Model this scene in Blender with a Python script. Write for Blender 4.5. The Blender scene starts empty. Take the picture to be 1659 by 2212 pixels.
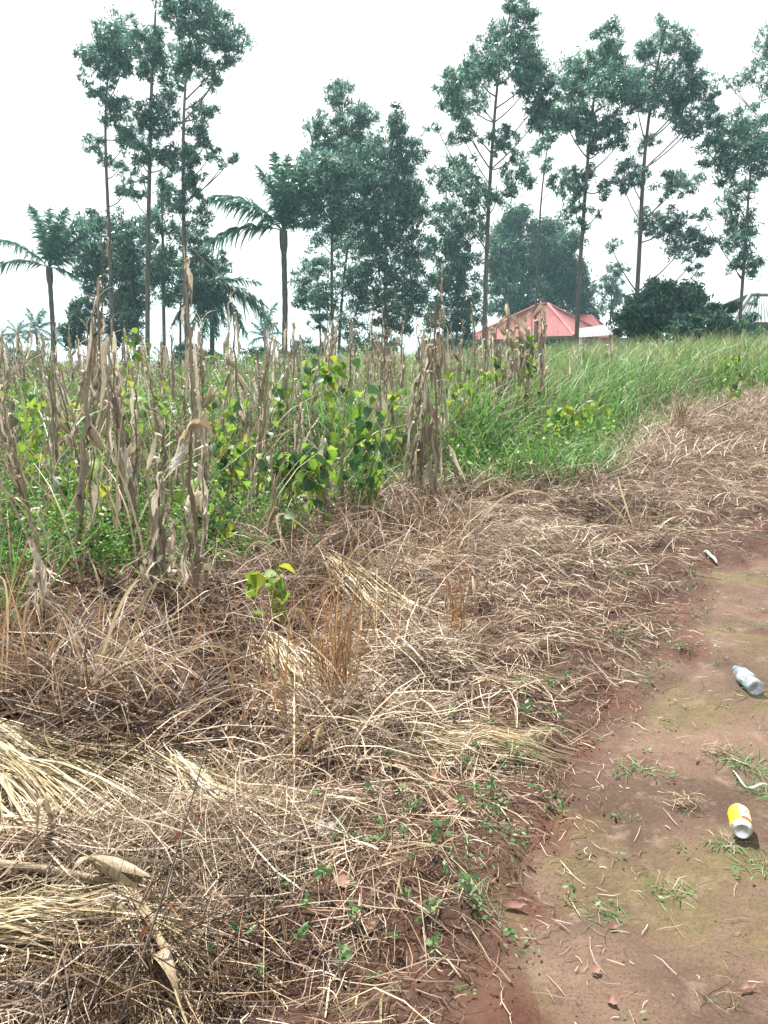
import bpy, math, random
import numpy as np
from mathutils import Vector

rng = np.random.default_rng(7)
random.seed(7)
scene = bpy.context.scene
C = scene.collection

# ------------------------------------------------------------------ camera, sky, sun, exposure
CAM_H, PITCH, HALF_V = 1.45, math.radians(11.2), math.radians(33.65)
cam_d = bpy.data.cameras.new("camera")
cam = bpy.data.objects.new("camera", cam_d)
C.objects.link(cam)
cam.location = (0, 0, CAM_H)
cam.rotation_euler = (math.pi / 2 - PITCH, 0, 0)
cam_d.sensor_fit = 'VERTICAL'
cam_d.sensor_height = 24.0
cam_d.lens = 12.0 / math.tan(HALF_V)
cam_d.clip_start = 0.05
cam_d.clip_end = 3000
scene.camera = cam

SUN_EL, SUN_AZ = math.radians(60), math.radians(-26)      # azimuth from +Y, negative = to the left
sun_dir = Vector((math.sin(SUN_AZ) * math.cos(SUN_EL), math.cos(SUN_AZ) * math.cos(SUN_EL), math.sin(SUN_EL)))
world = bpy.data.worlds.new("World")
scene.world = world
world.use_nodes = True
wn, wl = world.node_tree.nodes, world.node_tree.links
wn.clear()
w_out = wn.new('ShaderNodeOutputWorld')
w_bg = wn.new('ShaderNodeBackground')
w_cl = wn.new('ShaderNodeBackground')
w_mix = wn.new('ShaderNodeMixShader')
w_sky = wn.new('ShaderNodeTexSky')
w_sky.sky_type = 'NISHITA'
w_sky.sun_disc = False
w_sky.sun_elevation = SUN_EL
w_sky.sun_rotation = SUN_AZ
w_bg.inputs['Strength'].default_value = 0.06
w_cl.inputs['Color'].default_value = (0.985, 1.0, 1.0, 1)
w_cl.inputs['Strength'].default_value = 0.43
w_tc = wn.new('ShaderNodeTexCoord')
w_noise = wn.new('ShaderNodeTexNoise')
w_noise.inputs['Scale'].default_value = 3.2
w_noise.inputs['Detail'].default_value = 6
w_map = wn.new('ShaderNodeMapping')
w_map.inputs['Location'].default_value = (0.35, 0.1, 0.6)
w_map.inputs['Scale'].default_value = (1, 1, 1.6)
w_ramp = wn.new('ShaderNodeValToRGB')
w_ramp.color_ramp.elements[0].position = 0.23
w_ramp.color_ramp.elements[1].position = 0.33
wl.new(w_tc.outputs['Generated'], w_map.inputs['Vector'])
wl.new(w_map.outputs['Vector'], w_noise.inputs['Vector'])
wl.new(w_noise.outputs['Fac'], w_ramp.inputs['Fac'])
wl.new(w_sky.outputs['Color'], w_bg.inputs['Color'])
wl.new(w_ramp.outputs['Color'], w_mix.inputs['Fac'])
wl.new(w_bg.outputs[0], w_mix.inputs[1])
wl.new(w_cl.outputs[0], w_mix.inputs[2])
wl.new(w_mix.outputs[0], w_out.inputs['Surface'])

sun_l = bpy.data.lights.new("sun", 'SUN')
sun_l.energy = 5.0
sun_l.angle = math.radians(0.5)
sun_l.color = (1.0, 0.95, 0.87)
sun_o = bpy.data.objects.new("sun", sun_l)
C.objects.link(sun_o)
sun_o.rotation_euler = sun_dir.to_track_quat('Z', 'Y').to_euler()
sun_o.location = (-20, 10, 40)

scene.view_settings.view_transform = 'Standard'
scene.view_settings.look = 'None'
scene.view_settings.exposure = 1.72
scene.view_settings.gamma = 1.0
scene.view_settings.use_curve_mapping = False
scene.cycles.max_bounces = 6
scene.cycles.diffuse_bounces = 2
scene.cycles.transmission_bounces = 4
scene.cycles.transparent_max_bounces = 8

# ------------------------------------------------------------------ photograph -> place (frame of 1659 x 2212)
FPX, CX, CY = 1106 / math.tan(HALF_V), 829.5, 1106.0
cp, sp = math.cos(PITCH), math.sin(PITCH)


def ray(u, v):
    a, b = (u - CX) / FPX, (v - CY) / FPX
    return np.array([a, cp - b * sp, -sp - b * cp])


def sstep(a, b, x):
    t = np.clip((x - a) / (b - a), 0, 1)
    return t * t * (3 - 2 * t)


def H0(x, y):
    x = np.asarray(x, float); y = np.asarray(y, float)
    r = sstep(3.0, 26.0, y)
    far = np.clip(y - 26, 0, 60) * 0.004
    return r * (0.72 + 0.036 * (np.clip(x, -18, 22) + 0.5 * np.clip(x, 0, 22))) + far


def wav(x, y, s, seed, n=7):
    r = np.random.default_rng(seed)
    out = 0
    for _ in range(n):
        a = r.uniform(0, 2 * math.pi); k = 2 * math.pi / s * r.uniform(0.6, 1.7); p = r.uniform(0, 6.28)
        out = out + np.sin(k * (x * math.cos(a) + y * math.sin(a)) + p)
    return out / math.sqrt(n)


TS = np.geomspace(0.6, 400, 6000)


def hit(u, v):
    d = ray(u, v)
    p = d[None] * TS[:, None]
    z = CAM_H + p[:, 2] - H0(p[:, 0], p[:, 1])
    i = int(np.argmax(z < 0)) if (z < 0).any() else len(TS) - 1
    return p[i, 0], p[i, 1]


def poly(pts):
    return np.array([hit(*p) for p in pts])


def inside(P, x, y):
    c = np.zeros(np.shape(x), bool)
    n = len(P)
    for i in range(n):
        x1, y1 = P[i]; x2, y2 = P[(i + 1) % n]
        if y1 == y2:
            continue
        k = ((y1 > y) != (y2 > y)) & (x < (x2 - x1) * (y - y1) / (y2 - y1) + x1)
        c ^= k
    return c


def segdist(P, x, y):
    d = np.full(np.shape(x), 1e9)
    for i in range(len(P) - 1):
        a, b = P[i], P[i + 1]
        ab = b - a
        t = np.clip(((x - a[0]) * ab[0] + (y - a[1]) * ab[1]) / (ab @ ab), 0, 1)
        d = np.minimum(d, np.hypot(x - a[0] - t * ab[0], y - a[1] - t * ab[1]))
    return d


EDGE = poly([(985, 2212), (1060, 1960), (1150, 1790), (1235, 1630), (1330, 1505), (1425, 1385), (1480, 1300), (1540, 1215), (1659, 1175)])
EDGE = np.vstack([[EDGE[0][0] - 0.35, -1.5], EDGE, [EDGE[-1][0] + 3, EDGE[-1][1] + 0.8], [30, EDGE[-1][1] + 3]])
PATH = np.vstack([EDGE, [30, -1.5]])


def pathmask(x, y):
    d = segdist(EDGE, x, y)
    s = np.where(inside(PATH, x, y), d, -d)
    return sstep(-0.16, 0.16, s + 0.09 * wav(x, y, 0.9, 3) + 0.04 * wav(x, y, 0.3, 4))


def H(x, y):
    x = np.asarray(x, float); y = np.asarray(y, float)
    m = pathmask(x, y)
    near = 1 - sstep(12, 30, y)
    lump = 0.022 * wav(x, y, 0.55, 11) + 0.03 * wav(x, y, 1.6, 12) + 0.012 * wav(x, y, 0.22, 13)
    pl = 0.007 * wav(x, y, 0.7, 14) + 0.004 * wav(x, y, 0.25, 15)
    sd = np.where(m > 0.5, 1, -1) * segdist(EDGE, x, y)
    gro = 0.035 * np.exp(-((sd - 0.16 - 0.07 * wav(x, y, 0.6, 61)) / 0.035) ** 2) * sstep(-0.2, 0.5, wav(x, y, 0.8, 62)) * near
    hollow = gro + 0.10 * np.exp(-(((x + 0.9) / 1.6) ** 2 + ((y - 4.0) / 0.8) ** 2))
    return H0(x, y) + near * ((1 - m) * (lump + 0.02) + m * (pl - 0.02)) - hollow


def at(u, v, y):
    d = ray(u, v); t = y / d[1]
    return np.array([d[0] * t, y, CAM_H + d[2] * t])


def gp(u, v):
    x, y = hit(u, v)
    return np.array([x, y, float(H(x, y))])


# ------------------------------------------------------------------ materials
def ramp_node(nt, cols):
    r = nt.nodes.new('ShaderNodeValToRGB')
    el = r.color_ramp.elements
    while len(el) < len(cols):
        el.new(0.5)
    for e, (p, c) in zip(el, cols):
        e.position = p
        e.color = (*c, 1)
    return r


def new_mat(name):
    m = bpy.data.materials.new(name)
    m.use_nodes = True
    nt = m.node_tree
    nt.nodes.clear()
    return m, nt, nt.nodes.new('ShaderNodeOutputMaterial')


def plant(name, cols, trans=0.35, rough=0.55, spec=0.3, mottle=0.0, mscale=40, stretch=(1, 1, 1), tcol=None):
    """leaf or straw: colour differs from one piece to the next, light passes through"""
    m, nt, out = new_mat(name)
    N, L = nt.nodes, nt.links
    g = N.new('ShaderNodeNewGeometry')
    oi = N.new('ShaderNodeObjectInfo')
    add = N.new('ShaderNodeMath'); add.operation = 'ADD'
    fr = N.new('ShaderNodeMath'); fr.operation = 'FRACT'
    L.new(g.outputs['Random Per Island'], add.inputs[0]); L.new(oi.outputs['Random'], add.inputs[1])
    L.new(add.outputs[0], fr.inputs[0])
    r = ramp_node(nt, cols)
    L.new(fr.outputs[0], r.inputs['Fac'])
    col = r.outputs['Color']
    if mottle > 0:
        tc = N.new('ShaderNodeTexCoord'); mp = N.new('ShaderNodeMapping'); mp.inputs['Scale'].default_value = stretch
        nz = N.new('ShaderNodeTexNoise'); nz.inputs['Scale'].default_value = mscale; nz.inputs['Detail'].default_value = 4
        L.new(tc.outputs['Object'], mp.inputs['Vector']); L.new(mp.outputs['Vector'], nz.inputs['Vector'])
        rr = ramp_node(nt, [(0.3, (1 - mottle,) * 3), (0.7, (1, 1, 1))])
        L.new(nz.outputs['Fac'], rr.inputs['Fac'])
        mx = N.new('ShaderNodeMixRGB'); mx.blend_type = 'MULTIPLY'; mx.inputs['Fac'].default_value = 1
        L.new(col, mx.inputs['Color1']); L.new(rr.outputs['Color'], mx.inputs['Color2'])
        col = mx.outputs['Color']
    b = N.new('ShaderNodeBsdfPrincipled')
    b.inputs['Roughness'].default_value = rough
    b.inputs['Specular IOR Level'].default_value = spec
    L.new(col, b.inputs['Base Color'])
    if trans > 0:
        t = N.new('ShaderNodeBsdfTranslucent')
        if tcol:
            mt = N.new('ShaderNodeMixRGB'); mt.blend_type = 'MULTIPLY'; mt.inputs['Fac'].default_value = 1
            mt.inputs['Color2'].default_value = (*tcol, 1)
            L.new(col, mt.inputs['Color1']); L.new(mt.outputs['Color'], t.inputs['Color'])
        else:
            L.new(col, t.inputs['Color'])
        ms = N.new('ShaderNodeMixShader'); ms.inputs['Fac'].default_value = trans
        L.new(b.outputs[0], ms.inputs[1]); L.new(t.outputs[0], ms.inputs[2])
        L.new(ms.outputs[0], out.inputs['Surface'])
    else:
        L.new(b.outputs[0], out.inputs['Surface'])
    return m


def solid(name, c1, c2=None, scale=8, rough=0.7, metal=0.0, spec=0.4, stretch=(1, 1, 1), bump=0.0, detail=5):
    m, nt, out = new_mat(name)
    N, L = nt.nodes, nt.links
    b = N.new('ShaderNodeBsdfPrincipled')
    b.inputs['Roughness'].default_value = rough
    b.inputs['Metallic'].default_value = metal
    b.inputs['Specular IOR Level'].default_value = spec
    tc = N.new('ShaderNodeTexCoord'); mp = N.new('ShaderNodeMapping'); mp.inputs['Scale'].default_value = stretch
    nz = N.new('ShaderNodeTexNoise'); nz.inputs['Scale'].default_value = scale; nz.inputs['Detail'].default_value = detail
    L.new(tc.outputs['Object'], mp.inputs['Vector']); L.new(mp.outputs['Vector'], nz.inputs['Vector'])
    r = ramp_node(nt, [(0.33, c1), (0.67, c2 or c1)])
    L.new(nz.outputs['Fac'], r.inputs['Fac']); L.new(r.outputs['Color'], b.inputs['Base Color'])
    if bump:
        bp = N.new('ShaderNodeBump'); bp.inputs['Strength'].default_value = bump; bp.inputs['Distance'].default_value = 0.02
        L.new(nz.outputs['Fac'], bp.inputs['Height']); L.new(bp.outputs['Normal'], b.inputs['Normal'])
    L.new(b.outputs[0], out.inputs['Surface'])
    return m


def soil_mat():
    m, nt, out = new_mat("red_soil")
    N, L = nt.nodes, nt.links
    tc = N.new('ShaderNodeTexCoord')

    def noise(s, d=6, rg=0.55, loc=(0, 0, 0)):
        mp = N.new('ShaderNodeMapping'); mp.inputs['Location'].default_value = loc
        n = N.new('ShaderNodeTexNoise'); n.inputs['Scale'].default_value = s; n.inputs['Detail'].default_value = d
        n.inputs['Roughness'].default_value = rg
        L.new(tc.outputs['Object'], mp.inputs['Vector']); L.new(mp.outputs['Vector'], n.inputs['Vector'])
        return n.outputs['Fac']

    def mix(f, a, b):
        x = N.new('ShaderNodeMixRGB')
        L.new(f, x.inputs['Fac'])
        for i, k in (('Color1', a), ('Color2', b)):
            if isinstance(k, tuple):
                x.inputs[i].default_value = (*k, 1)
            else:
                L.new(k, x.inputs[i])
        return x.outputs['Color']

    def rmp(f, a, b):
        r = ramp_node(nt, [(a, (0, 0, 0)), (b, (1, 1, 1))])
        L.new(f, r.inputs['Fac'])
        return r.outputs['Color']
    at_ = N.new('ShaderNodeAttribute'); at_.attribute_name = "path_wear"
    rough_soil = mix(rmp(noise(5.0), 0.35, 0.7), (0.024, 0.0105, 0.007), (0.05, 0.021, 0.0125))
    rough_soil = mix(rmp(noise(40, 4, 0.7), 0.45, 0.75), rough_soil, (0.075, 0.036, 0.022))
    trodden = mix(rmp(noise(1.7, 5, 0.5, (3, 1, 0)), 0.4, 0.62), (0.050, 0.030, 0.020), (0.112, 0.071, 0.050))
    film = mix(rmp(noise(14, 5, 0.65), 0.35, 0.65), (0.064, 0.050, 0.021), (0.104, 0.080, 0.036))
    trodden = mix(rmp(noise(1.25, 6, 0.6, (0.6, 5, 0)), 0.50, 0.60), trodden, film)
    trodden = mix(rmp(noise(2.1, 6, 0.6, (9, 2, 0)), 0.60, 0.68), trodden, (0.062, 0.024, 0.016))
    trodden = mix(rmp(noise(60, 4, 0.7), 0.55, 0.8), trodden, (0.125, 0.083, 0.06))
    trodden = mix(rmp(noise(25, 5, 0.7, (4, 4, 0)), 0.62, 0.75), trodden, (0.036, 0.02, 0.015))
    trodden = mix(rmp(noise(130, 3, 0.7, (2, 2, 0)), 0.5, 0.72), trodden, (0.035, 0.022, 0.016))
    trodden = mix(rmp(noise(9, 6, 0.7, (5, 2, 0)), 0.56, 0.70), trodden, (0.13, 0.09, 0.066))
    band = ramp_node(nt, [(0.15, (0, 0, 0)), (0.5, (.9, .9, .9)), (0.95, (0.55, .55, .55)), (1.0, (0, 0, 0))])
    L.new(at_.outputs['Fac'], band.inputs['Fac'])
    col = mix(at_.outputs['Fac'], rough_soil, trodden)
    bm_n = N.new('ShaderNodeMath'); bm_n.operation = 'MULTIPLY'
    L.new(band.outputs['Color'], bm_n.inputs[0]); L.new(rmp(noise(3.0, 5, 0.6, (7, 7, 0)), 0.38, 0.58), bm_n.inputs[1])
    col = mix(bm_n.outputs[0], col, (0.062, 0.022, 0.014))
    b = N.new('ShaderNodeBsdfPrincipled')
    b.inputs['Roughness'].default_value = 0.85
    b.inputs['Specular IOR Level'].default_value = 0.25
    L.new(col, b.inputs['Base Color'])
    bp = N.new('ShaderNodeBump'); bp.inputs['Strength'].default_value = 0.6; bp.inputs['Distance'].default_value = 0.022
    L.new(noise(34, 6, 0.72), bp.inputs['Height']); L.new(bp.outputs['Normal'], b.inputs['Normal'])
    L.new(b.outputs[0], out.inputs['Surface'])
    return m


M = {}
M['soil'] = soil_mat()
M['straw'] = plant("dry_straw", [(0, (0.06, 0.033, 0.02)), (0.3, (0.15, 0.095, 0.06)), (0.65, (0.27, 0.195, 0.13)), (1, (0.50, 0.41, 0.30))], 0.15, 0.5, 0.4)
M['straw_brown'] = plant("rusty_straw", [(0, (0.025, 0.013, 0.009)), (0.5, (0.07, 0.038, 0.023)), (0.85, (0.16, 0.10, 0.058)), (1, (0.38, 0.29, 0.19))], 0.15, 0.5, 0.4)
M['straw_grey'] = plant("grey_straw", [(0, (0.09, 0.06, 0.042)), (0.5, (0.23, 0.17, 0.12)), (1, (0.46, 0.38, 0.28))], 0.15, 0.5, 0.4)
M['straw_pale'] = plant("pale_straw_leaf", [(0, (0.16, 0.14, 0.07)), (0.3, (0.28, 0.22, 0.12)), (0.7, (0.42, 0.34, 0.21)), (1, (0.56, 0.48, 0.33))], 0.25, 0.45, 0.5)
M['straw_orange'] = plant("orange_grass_stem", [(0, (0.16, 0.075, 0.03)), (0.6, (0.28, 0.145, 0.06)), (1, (0.44, 0.30, 0.16))], 0.2, 0.5, 0.4)
M['grass'] = plant("green_grass", [(0, (0.032, 0.105, 0.018)), (0.5, (0.078, 0.19, 0.038)), (0.9, (0.135, 0.26, 0.065)), (1, (0.28, 0.27, 0.115))], 0.45, 0.5, 0.4)
M['grass_light'] = plant('light_green_grass', [(0, (0.07, 0.15, 0.035)), (0.5, (0.12, 0.21, 0.06)), (0.85, (0.20, 0.26, 0.09)), (1, (0.34, 0.29, 0.16))], 0.45, 0.5, 0.4)
M['weed'] = plant("weed_leaf", [(0, (0.03, 0.10, 0.014)), (0.5, (0.08, 0.19, 0.03)), (1, (0.17, 0.29, 0.055))], 0.45, 0.5, 0.4)
M['sprout'] = plant("sprout_leaf", [(0, (0.05, 0.12, 0.04)), (1, (0.12, 0.22, 0.08))], 0.35, 0.5, 0.4)
M['vine_bright'] = plant("bean_leaf_bright", [(0, (0.14, 0.27, 0.03)), (0.6, (0.20, 0.33, 0.04)), (1, (0.36, 0.38, 0.04))], 0.5, 0.55, 0.3, 0.3, 25)
M['vine_dark'] = plant("bean_leaf_dark", [(0, (0.03, 0.085, 0.03)), (1, (0.07, 0.16, 0.05))], 0.35, 0.5, 0.35, 0.3, 25)
M['vine_stem'] = solid("vine_stem", (0.13, 0.13, 0.05), (0.2, 0.15, 0.08), 30)
M['maize_stem'] = plant("maize_stem", [(0, (0.18, 0.13, 0.088)), (0.5, (0.29, 0.228, 0.165)), (1, (0.42, 0.345, 0.26))], 0, 0.55, 0.4, 0.6, 30, (5, 5, 0.6))
M['maize_leaf'] = plant("dry_maize_leaf", [(0, (0.16, 0.115, 0.078)), (0.4, (0.35, 0.292, 0.213)), (0.75, (0.52, 0.452, 0.345)), (1, (0.70, 0.64, 0.52))], 0.38, 0.5, 0.4, 0.6, 45, (5, 5, 0.45))
M['husk'] = plant("maize_husk", [(0, (0.42, 0.33, 0.21)), (1, (0.60, 0.51, 0.37))], 0.25, 0.5, 0.4, 0.35, 18, (5, 5, 0.7))
M['husk_dull'] = plant('weathered_husk', [(0, (0.26, 0.20, 0.125)), (1, (0.42, 0.34, 0.23))], 0.2, 0.55, 0.3, 0.6, 30, (5, 5, 0.7))
M['silk'] = plant("white_silk", [(0, (0.6, 0.57, 0.5)), (1, (0.8, 0.78, 0.74))], 0.3, 0.5)
M['euca'] = plant("eucalyptus_leaf", [(0, (0.018, 0.062, 0.052)), (0.4, (0.066, 0.168, 0.130)), (0.8, (0.18, 0.335, 0.25)), (1, (0.34, 0.47, 0.34))], 0.5, 0.36, 0.7, 0.45, 0.6)
M['euca_pale'] = plant("eucalyptus_leaf_pale", [(0, (0.03, 0.085, 0.074)), (0.5, (0.10, 0.21, 0.18)), (1, (0.30, 0.42, 0.34))], 0.5, 0.36, 0.7, 0.4, 0.6)
M['dense'] = plant("dark_tree_leaf", [(0, (0.012, 0.042, 0.032)), (0.6, (0.056, 0.142, 0.092)), (1, (0.19, 0.33, 0.19))], 0.45, 0.34, 0.7, 0.5, 0.5)
M['palm'] = plant("palm_leaflet", [(0, (0.03, 0.095, 0.075)), (1, (0.13, 0.26, 0.18))], 0.4, 0.34, 0.7)
M['bark'] = solid("eucalyptus_bark", (0.07, 0.056, 0.048), (0.15, 0.125, 0.105), 3, 0.85, stretch=(4, 4, 0.7), bump=0.4)
M['bark_dark'] = solid("dark_bark", (0.06, 0.05, 0.04), (0.13, 0.10, 0.08), 4, 0.9, stretch=(4, 4, 1), bump=0.4)
M['roof_red'] = solid("faded_red_sheet", (0.19, 0.066, 0.068), (0.24, 0.09, 0.088), 1.2, 0.8, 0.0, 0.2)
M['roof_cap'] = solid("faded_red_ridge", (0.24, 0.08, 0.078), (0.28, 0.10, 0.095), 1.2, 0.8, 0.0, 0.2)
M['roof_grey'] = solid("zinc_sheet", (0.13, 0.145, 0.155), (0.18, 0.197, 0.207), 0.8, 0.6, 0.1, 0.3)
M['wall'] = solid("plastered_wall", (0.30, 0.27, 0.23), (0.38, 0.34, 0.29), 2, 0.9)
M['dark_wood'] = solid("eave_board", (0.12, 0.08, 0.06), (0.17, 0.12, 0.09), 4, 0.8)  # dark brown board for fascias and window frames
M['glass'] = solid("window_glass", (0.05, 0.06, 0.07), None, 2, 0.1, 0, 0.6)
M['door'] = solid("door_paint", (0.10, 0.12, 0.14), (0.14, 0.16, 0.18), 3, 0.6)

# ------------------------------------------------------------------ geometry helpers


class Geo:
    def __init__(s):
        s.V, s.Q, s.n = [], [], 0

    def add(s, V, Q):
        V = np.asarray(V, float).reshape(-1, 3)
        s.V.append(V); s.Q.append(np.asarray(Q, int).reshape(-1, 4) + s.n); s.n += len(V)
        return s

    def mesh(s, name, mat, smooth=True):
        V = np.concatenate(s.V); Q = np.concatenate(s.Q)
        me = bpy.data.meshes.new(name)
        me.vertices.add(len(V)); me.vertices.foreach_set("co", V.astype(np.float32).ravel())
        me.loops.add(len(Q) * 4); me.loops.foreach_set("vertex_index", Q.astype(np.int32).ravel())
        me.polygons.add(len(Q))
        me.polygons.foreach_set("loop_start", np.arange(0, len(Q) * 4, 4, dtype=np.int32))
        me.polygons.foreach_set("use_smooth", np.full(len(Q), smooth))
        me.update(calc_edges=True)
        me.materials.append(mat)
        return me

    def build(s, name, mat, parent=None, loc=None, smooth=True):
        if loc is not None:
            s.V = [v - np.asarray(loc) for v in s.V]
        return link(name, s.mesh(name, mat, smooth), parent, None if parent else loc)


def link(name, me, parent=None, loc=None):
    o = bpy.data.objects.new(name, me)
    C.objects.link(o)
    if parent:
        o.parent = parent
    if loc is not None:
        o.location = loc
    return o


def tag(o, label=None, cat=None, group=None, kind=None):
    for k, v in (('label', label), ('category', cat), ('group', group), ('kind', kind)):
        if v:
            o[k] = v
    return o


def empty(name, loc, label, cat, group=None, rz=0.0):
    o = bpy.data.objects.new(name, None)
    o.empty_display_size = 0.1
    C.objects.link(o)
    o.location = loc
    o.rotation_euler = (0, 0, rz)
    return tag(o, label, cat, group)


def nrm(v):
    return v / np.maximum(np.linalg.norm(v, axis=-1, keepdims=True), 1e-9)


def ribbons(g, P, W, S):
    N, K, _ = P.shape
    V = np.stack([P - S * W[..., None], P + S * W[..., None]], 2).reshape(-1, 3)
    b = (np.arange(N)[:, None] * 2 * K + np.arange(K - 1)[None] * 2).ravel()
    g.add(V, np.stack([b, b + 1, b + 3, b + 2], 1))


def ribbon3(g, P, W, S, D, fold=0.35):
    """one leaf with a midrib: three points across"""
    K = len(P)
    V = np.stack([P - S * W[:, None] + D * (W * fold)[:, None], P, P + S * W[:, None] + D * (W * fold)[:, None]], 1).reshape(-1, 3)
    Q = []
    for k in range(K - 1):
        a = 3 * k
        Q += [(a, a + 1, a + 4, a + 3), (a + 1, a + 2, a + 5, a + 4)]
    g.add(V, Q)


def tube(g, P, R, n=6, cap=True):
    P = np.asarray(P, float); R = np.broadcast_to(np.asarray(R, float), (len(P),))
    T = nrm(np.gradient(P, axis=0))
    up = np.array([0.0, 0, 1]) if abs(T[0][2]) < 0.9 else np.array([1.0, 0, 0])
    a = nrm(np.cross(T, up)); b = np.cross(T, a)
    th = np.linspace(0, 2 * math.pi, n, endpoint=False)
    V = P[:, None] + R[:, None, None] * (np.cos(th)[None, :, None] * a[:, None] + np.sin(th)[None, :, None] * b[:, None])
    Q = []
    for k in range(len(P) - 1):
        for i in range(n):
            j = (i + 1) % n
            Q.append((k * n + i, k * n + j, (k + 1) * n + j, (k + 1) * n + i))
    if cap and n == 6:
        for o in (0, (len(P) - 1) * n):
            Q += [(o, o + 1, o + 2, o + 3), (o, o + 3, o + 4, o + 5)]
    g.add(V.reshape(-1, 3), Q)


def lathe(g, prof, n=24, M4=None):
    prof = np.asarray(prof, float)
    th = np.linspace(0, 2 * math.pi, n, endpoint=False)
    V = np.stack([prof[:, 0:1] * np.cos(th), prof[:, 0:1] * np.sin(th), np.repeat(prof[:, 1:2], n, 1)], 2)
    Q = []
    for k in range(len(prof) - 1):
        for i in range(n):
            j = (i + 1) % n
            Q.append((k * n + i, k * n + j, (k + 1) * n + j, (k + 1) * n + i))
    g.add(V.reshape(-1, 3), Q)


def box(g, c, s, rz=0.0):
    c = np.asarray(c, float); s = np.asarray(s, float) / 2
    V = np.array([(x, y, z) for x in (-1, 1) for y in (-1, 1) for z in (-1, 1)]) * s
    ca, sa = math.cos(rz), math.sin(rz)
    V = np.stack([V[:, 0] * ca - V[:, 1] * sa, V[:, 0] * sa + V[:, 1] * ca, V[:, 2]], 1) + c
    g.add(V, [(0, 1, 3, 2), (4, 6, 7, 5), (0, 4, 5, 1), (2, 3, 7, 6), (0, 2, 6, 4), (1, 5, 7, 3)])


def diamonds(g, c, a, s):
    """leaf-shaped quads: centre c, half length a, half width s"""
    V = np.stack([c - a, c - a * 0.15 + s, c + a, c - a * 0.15 - s], 1).reshape(-1, 3)
    g.add(V, np.arange(len(c) * 4).reshape(-1, 4))


def rand_dirs(r, n, zlo=-1, zhi=1):
    z = r.uniform(zlo, zhi, n); t = r.uniform(0, 2 * math.pi, n); q = np.sqrt(1 - z * z)
    return np.stack([q * np.cos(t), q * np.sin(t), z], 1)


def sample(P, n, r, fall=None, clear=0.0):
    """n ground points in polygon P, thinner with distance when fall is given"""
    lo, hi = P.min(0), P.max(0)
    out = np.zeros((0, 2))
    for _ in range(200):
        q = r.uniform(lo, hi, (max(n * 3, 2000), 2))
        k = inside(P, q[:, 0], q[:, 1])
        if fall:
            d = np.hypot(q[:, 0], q[:, 1])
            k &= r.uniform(0, 1, len(q)) < np.clip((fall / np.maximum(d, 0.1)) ** 1.5, 0, 1)
        out = np.vstack([out, q[k]])
        if len(out) >= n:
            break
    return out[:n]


def blades(g, xy, h, w, r, K=5, lean=0.35, droop=0.5, z=None, az=None, leanj=0.6):
    n = len(xy)
    az = r.uniform(0, 2 * math.pi, n) if az is None else az
    d = np.stack([np.cos(az), np.sin(az), np.zeros(n)], 1)
    z = H(xy[:, 0], xy[:, 1]) - 0.01 if z is None else z
    base = np.stack([xy[:, 0], xy[:, 1], z], 1)
    t = np.linspace(0, 1, K)
    ln = lean * (1 + leanj * r.normal(0, 1, n)); dr = np.abs(droop * (1 + 0.5 * r.normal(0, 1, n)))
    out = h[:, None] * (ln[:, None] * t + dr[:, None] * t ** 2.2)
    up = h[:, None] * (t - 0.45 * dr[:, None] * t ** 3)
    P = base[:, None] + d[:, None] * out[..., None] + np.array([0, 0, 1.0]) * up[..., None]
    sa = az + math.pi / 2 + r.normal(0, 0.7, n)
    S = np.stack([np.cos(sa), np.sin(sa), r.normal(0, 0.2, n)], 1)[:, None].repeat(K, 1)
    W = w[:, None] * (np.array([0.7, 1, 0.9, 0.6, 0.12]) if K == 5 else np.interp(t, [0, .3, .7, 1], [.7, 1, .7, .1]))[None]
    ribbons(g, P, W, S)


def straws(g, xy, L, w, r, K=4, lift=0.02, curl=0.5, az=None, slope=0.06, arch=0.02):
    n = len(xy)
    az = r.uniform(0, 2 * math.pi, n) if az is None else az
    t = np.linspace(-0.5, 0.5, K)
    bend = r.normal(0, curl, n)
    kink = r.normal(0, curl * 0.6, (n, K)) * 0.6
    ang = az[:, None] + bend[:, None] * t * 2 + kink
    step = (L / (K - 1))[:, None]
    dx = np.cumsum(np.cos(ang) * step, 1); dy = np.cumsum(np.sin(ang) * step, 1)
    dx -= dx.mean(1, keepdims=True); dy -= dy.mean(1, keepdims=True)
    X = xy[:, 0:1] + dx; Y = xy[:, 1:2] + dy
    zc = r.exponential(lift, n)
    Z = H(X.ravel(), Y.ravel()).reshape(n, K) + 0.004 + zc[:, None] + np.abs(r.normal(0, slope, n) * L)[:, None] * (t + 0.5) \
        + np.abs(r.normal(0, arch, n))[:, None] * (1 - (2 * t) ** 2) * L[:, None]
    P = np.stack([X, Y, Z], 2)
    roll = r.uniform(-1.2, 1.2, n)
    S = np.stack([-np.sin(az) * np.cos(roll), np.cos(az) * np.cos(roll), np.sin(roll)], 1)[:, None].repeat(K, 1)
    W = w[:, None] * np.interp(t, [-.5, -.3, .2, .5], [.7, 1, .9, .35])[None]
    ribbons(g, P, W, S)


# ------------------------------------------------------------------ ground and path: one sheet
def axis(lo, hi, step, far_lo, far_hi, grow=1.12):
    a = list(np.arange(lo, hi, step))
    s, x = step, a[-1]
    while x < far_hi:
        s *= grow; x += s; a.append(x)
    s, x, b = step, a[0], []
    while x > far_lo:
        s *= grow; x -= s; b.append(x)
    return np.array(b[::-1] + a)


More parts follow.
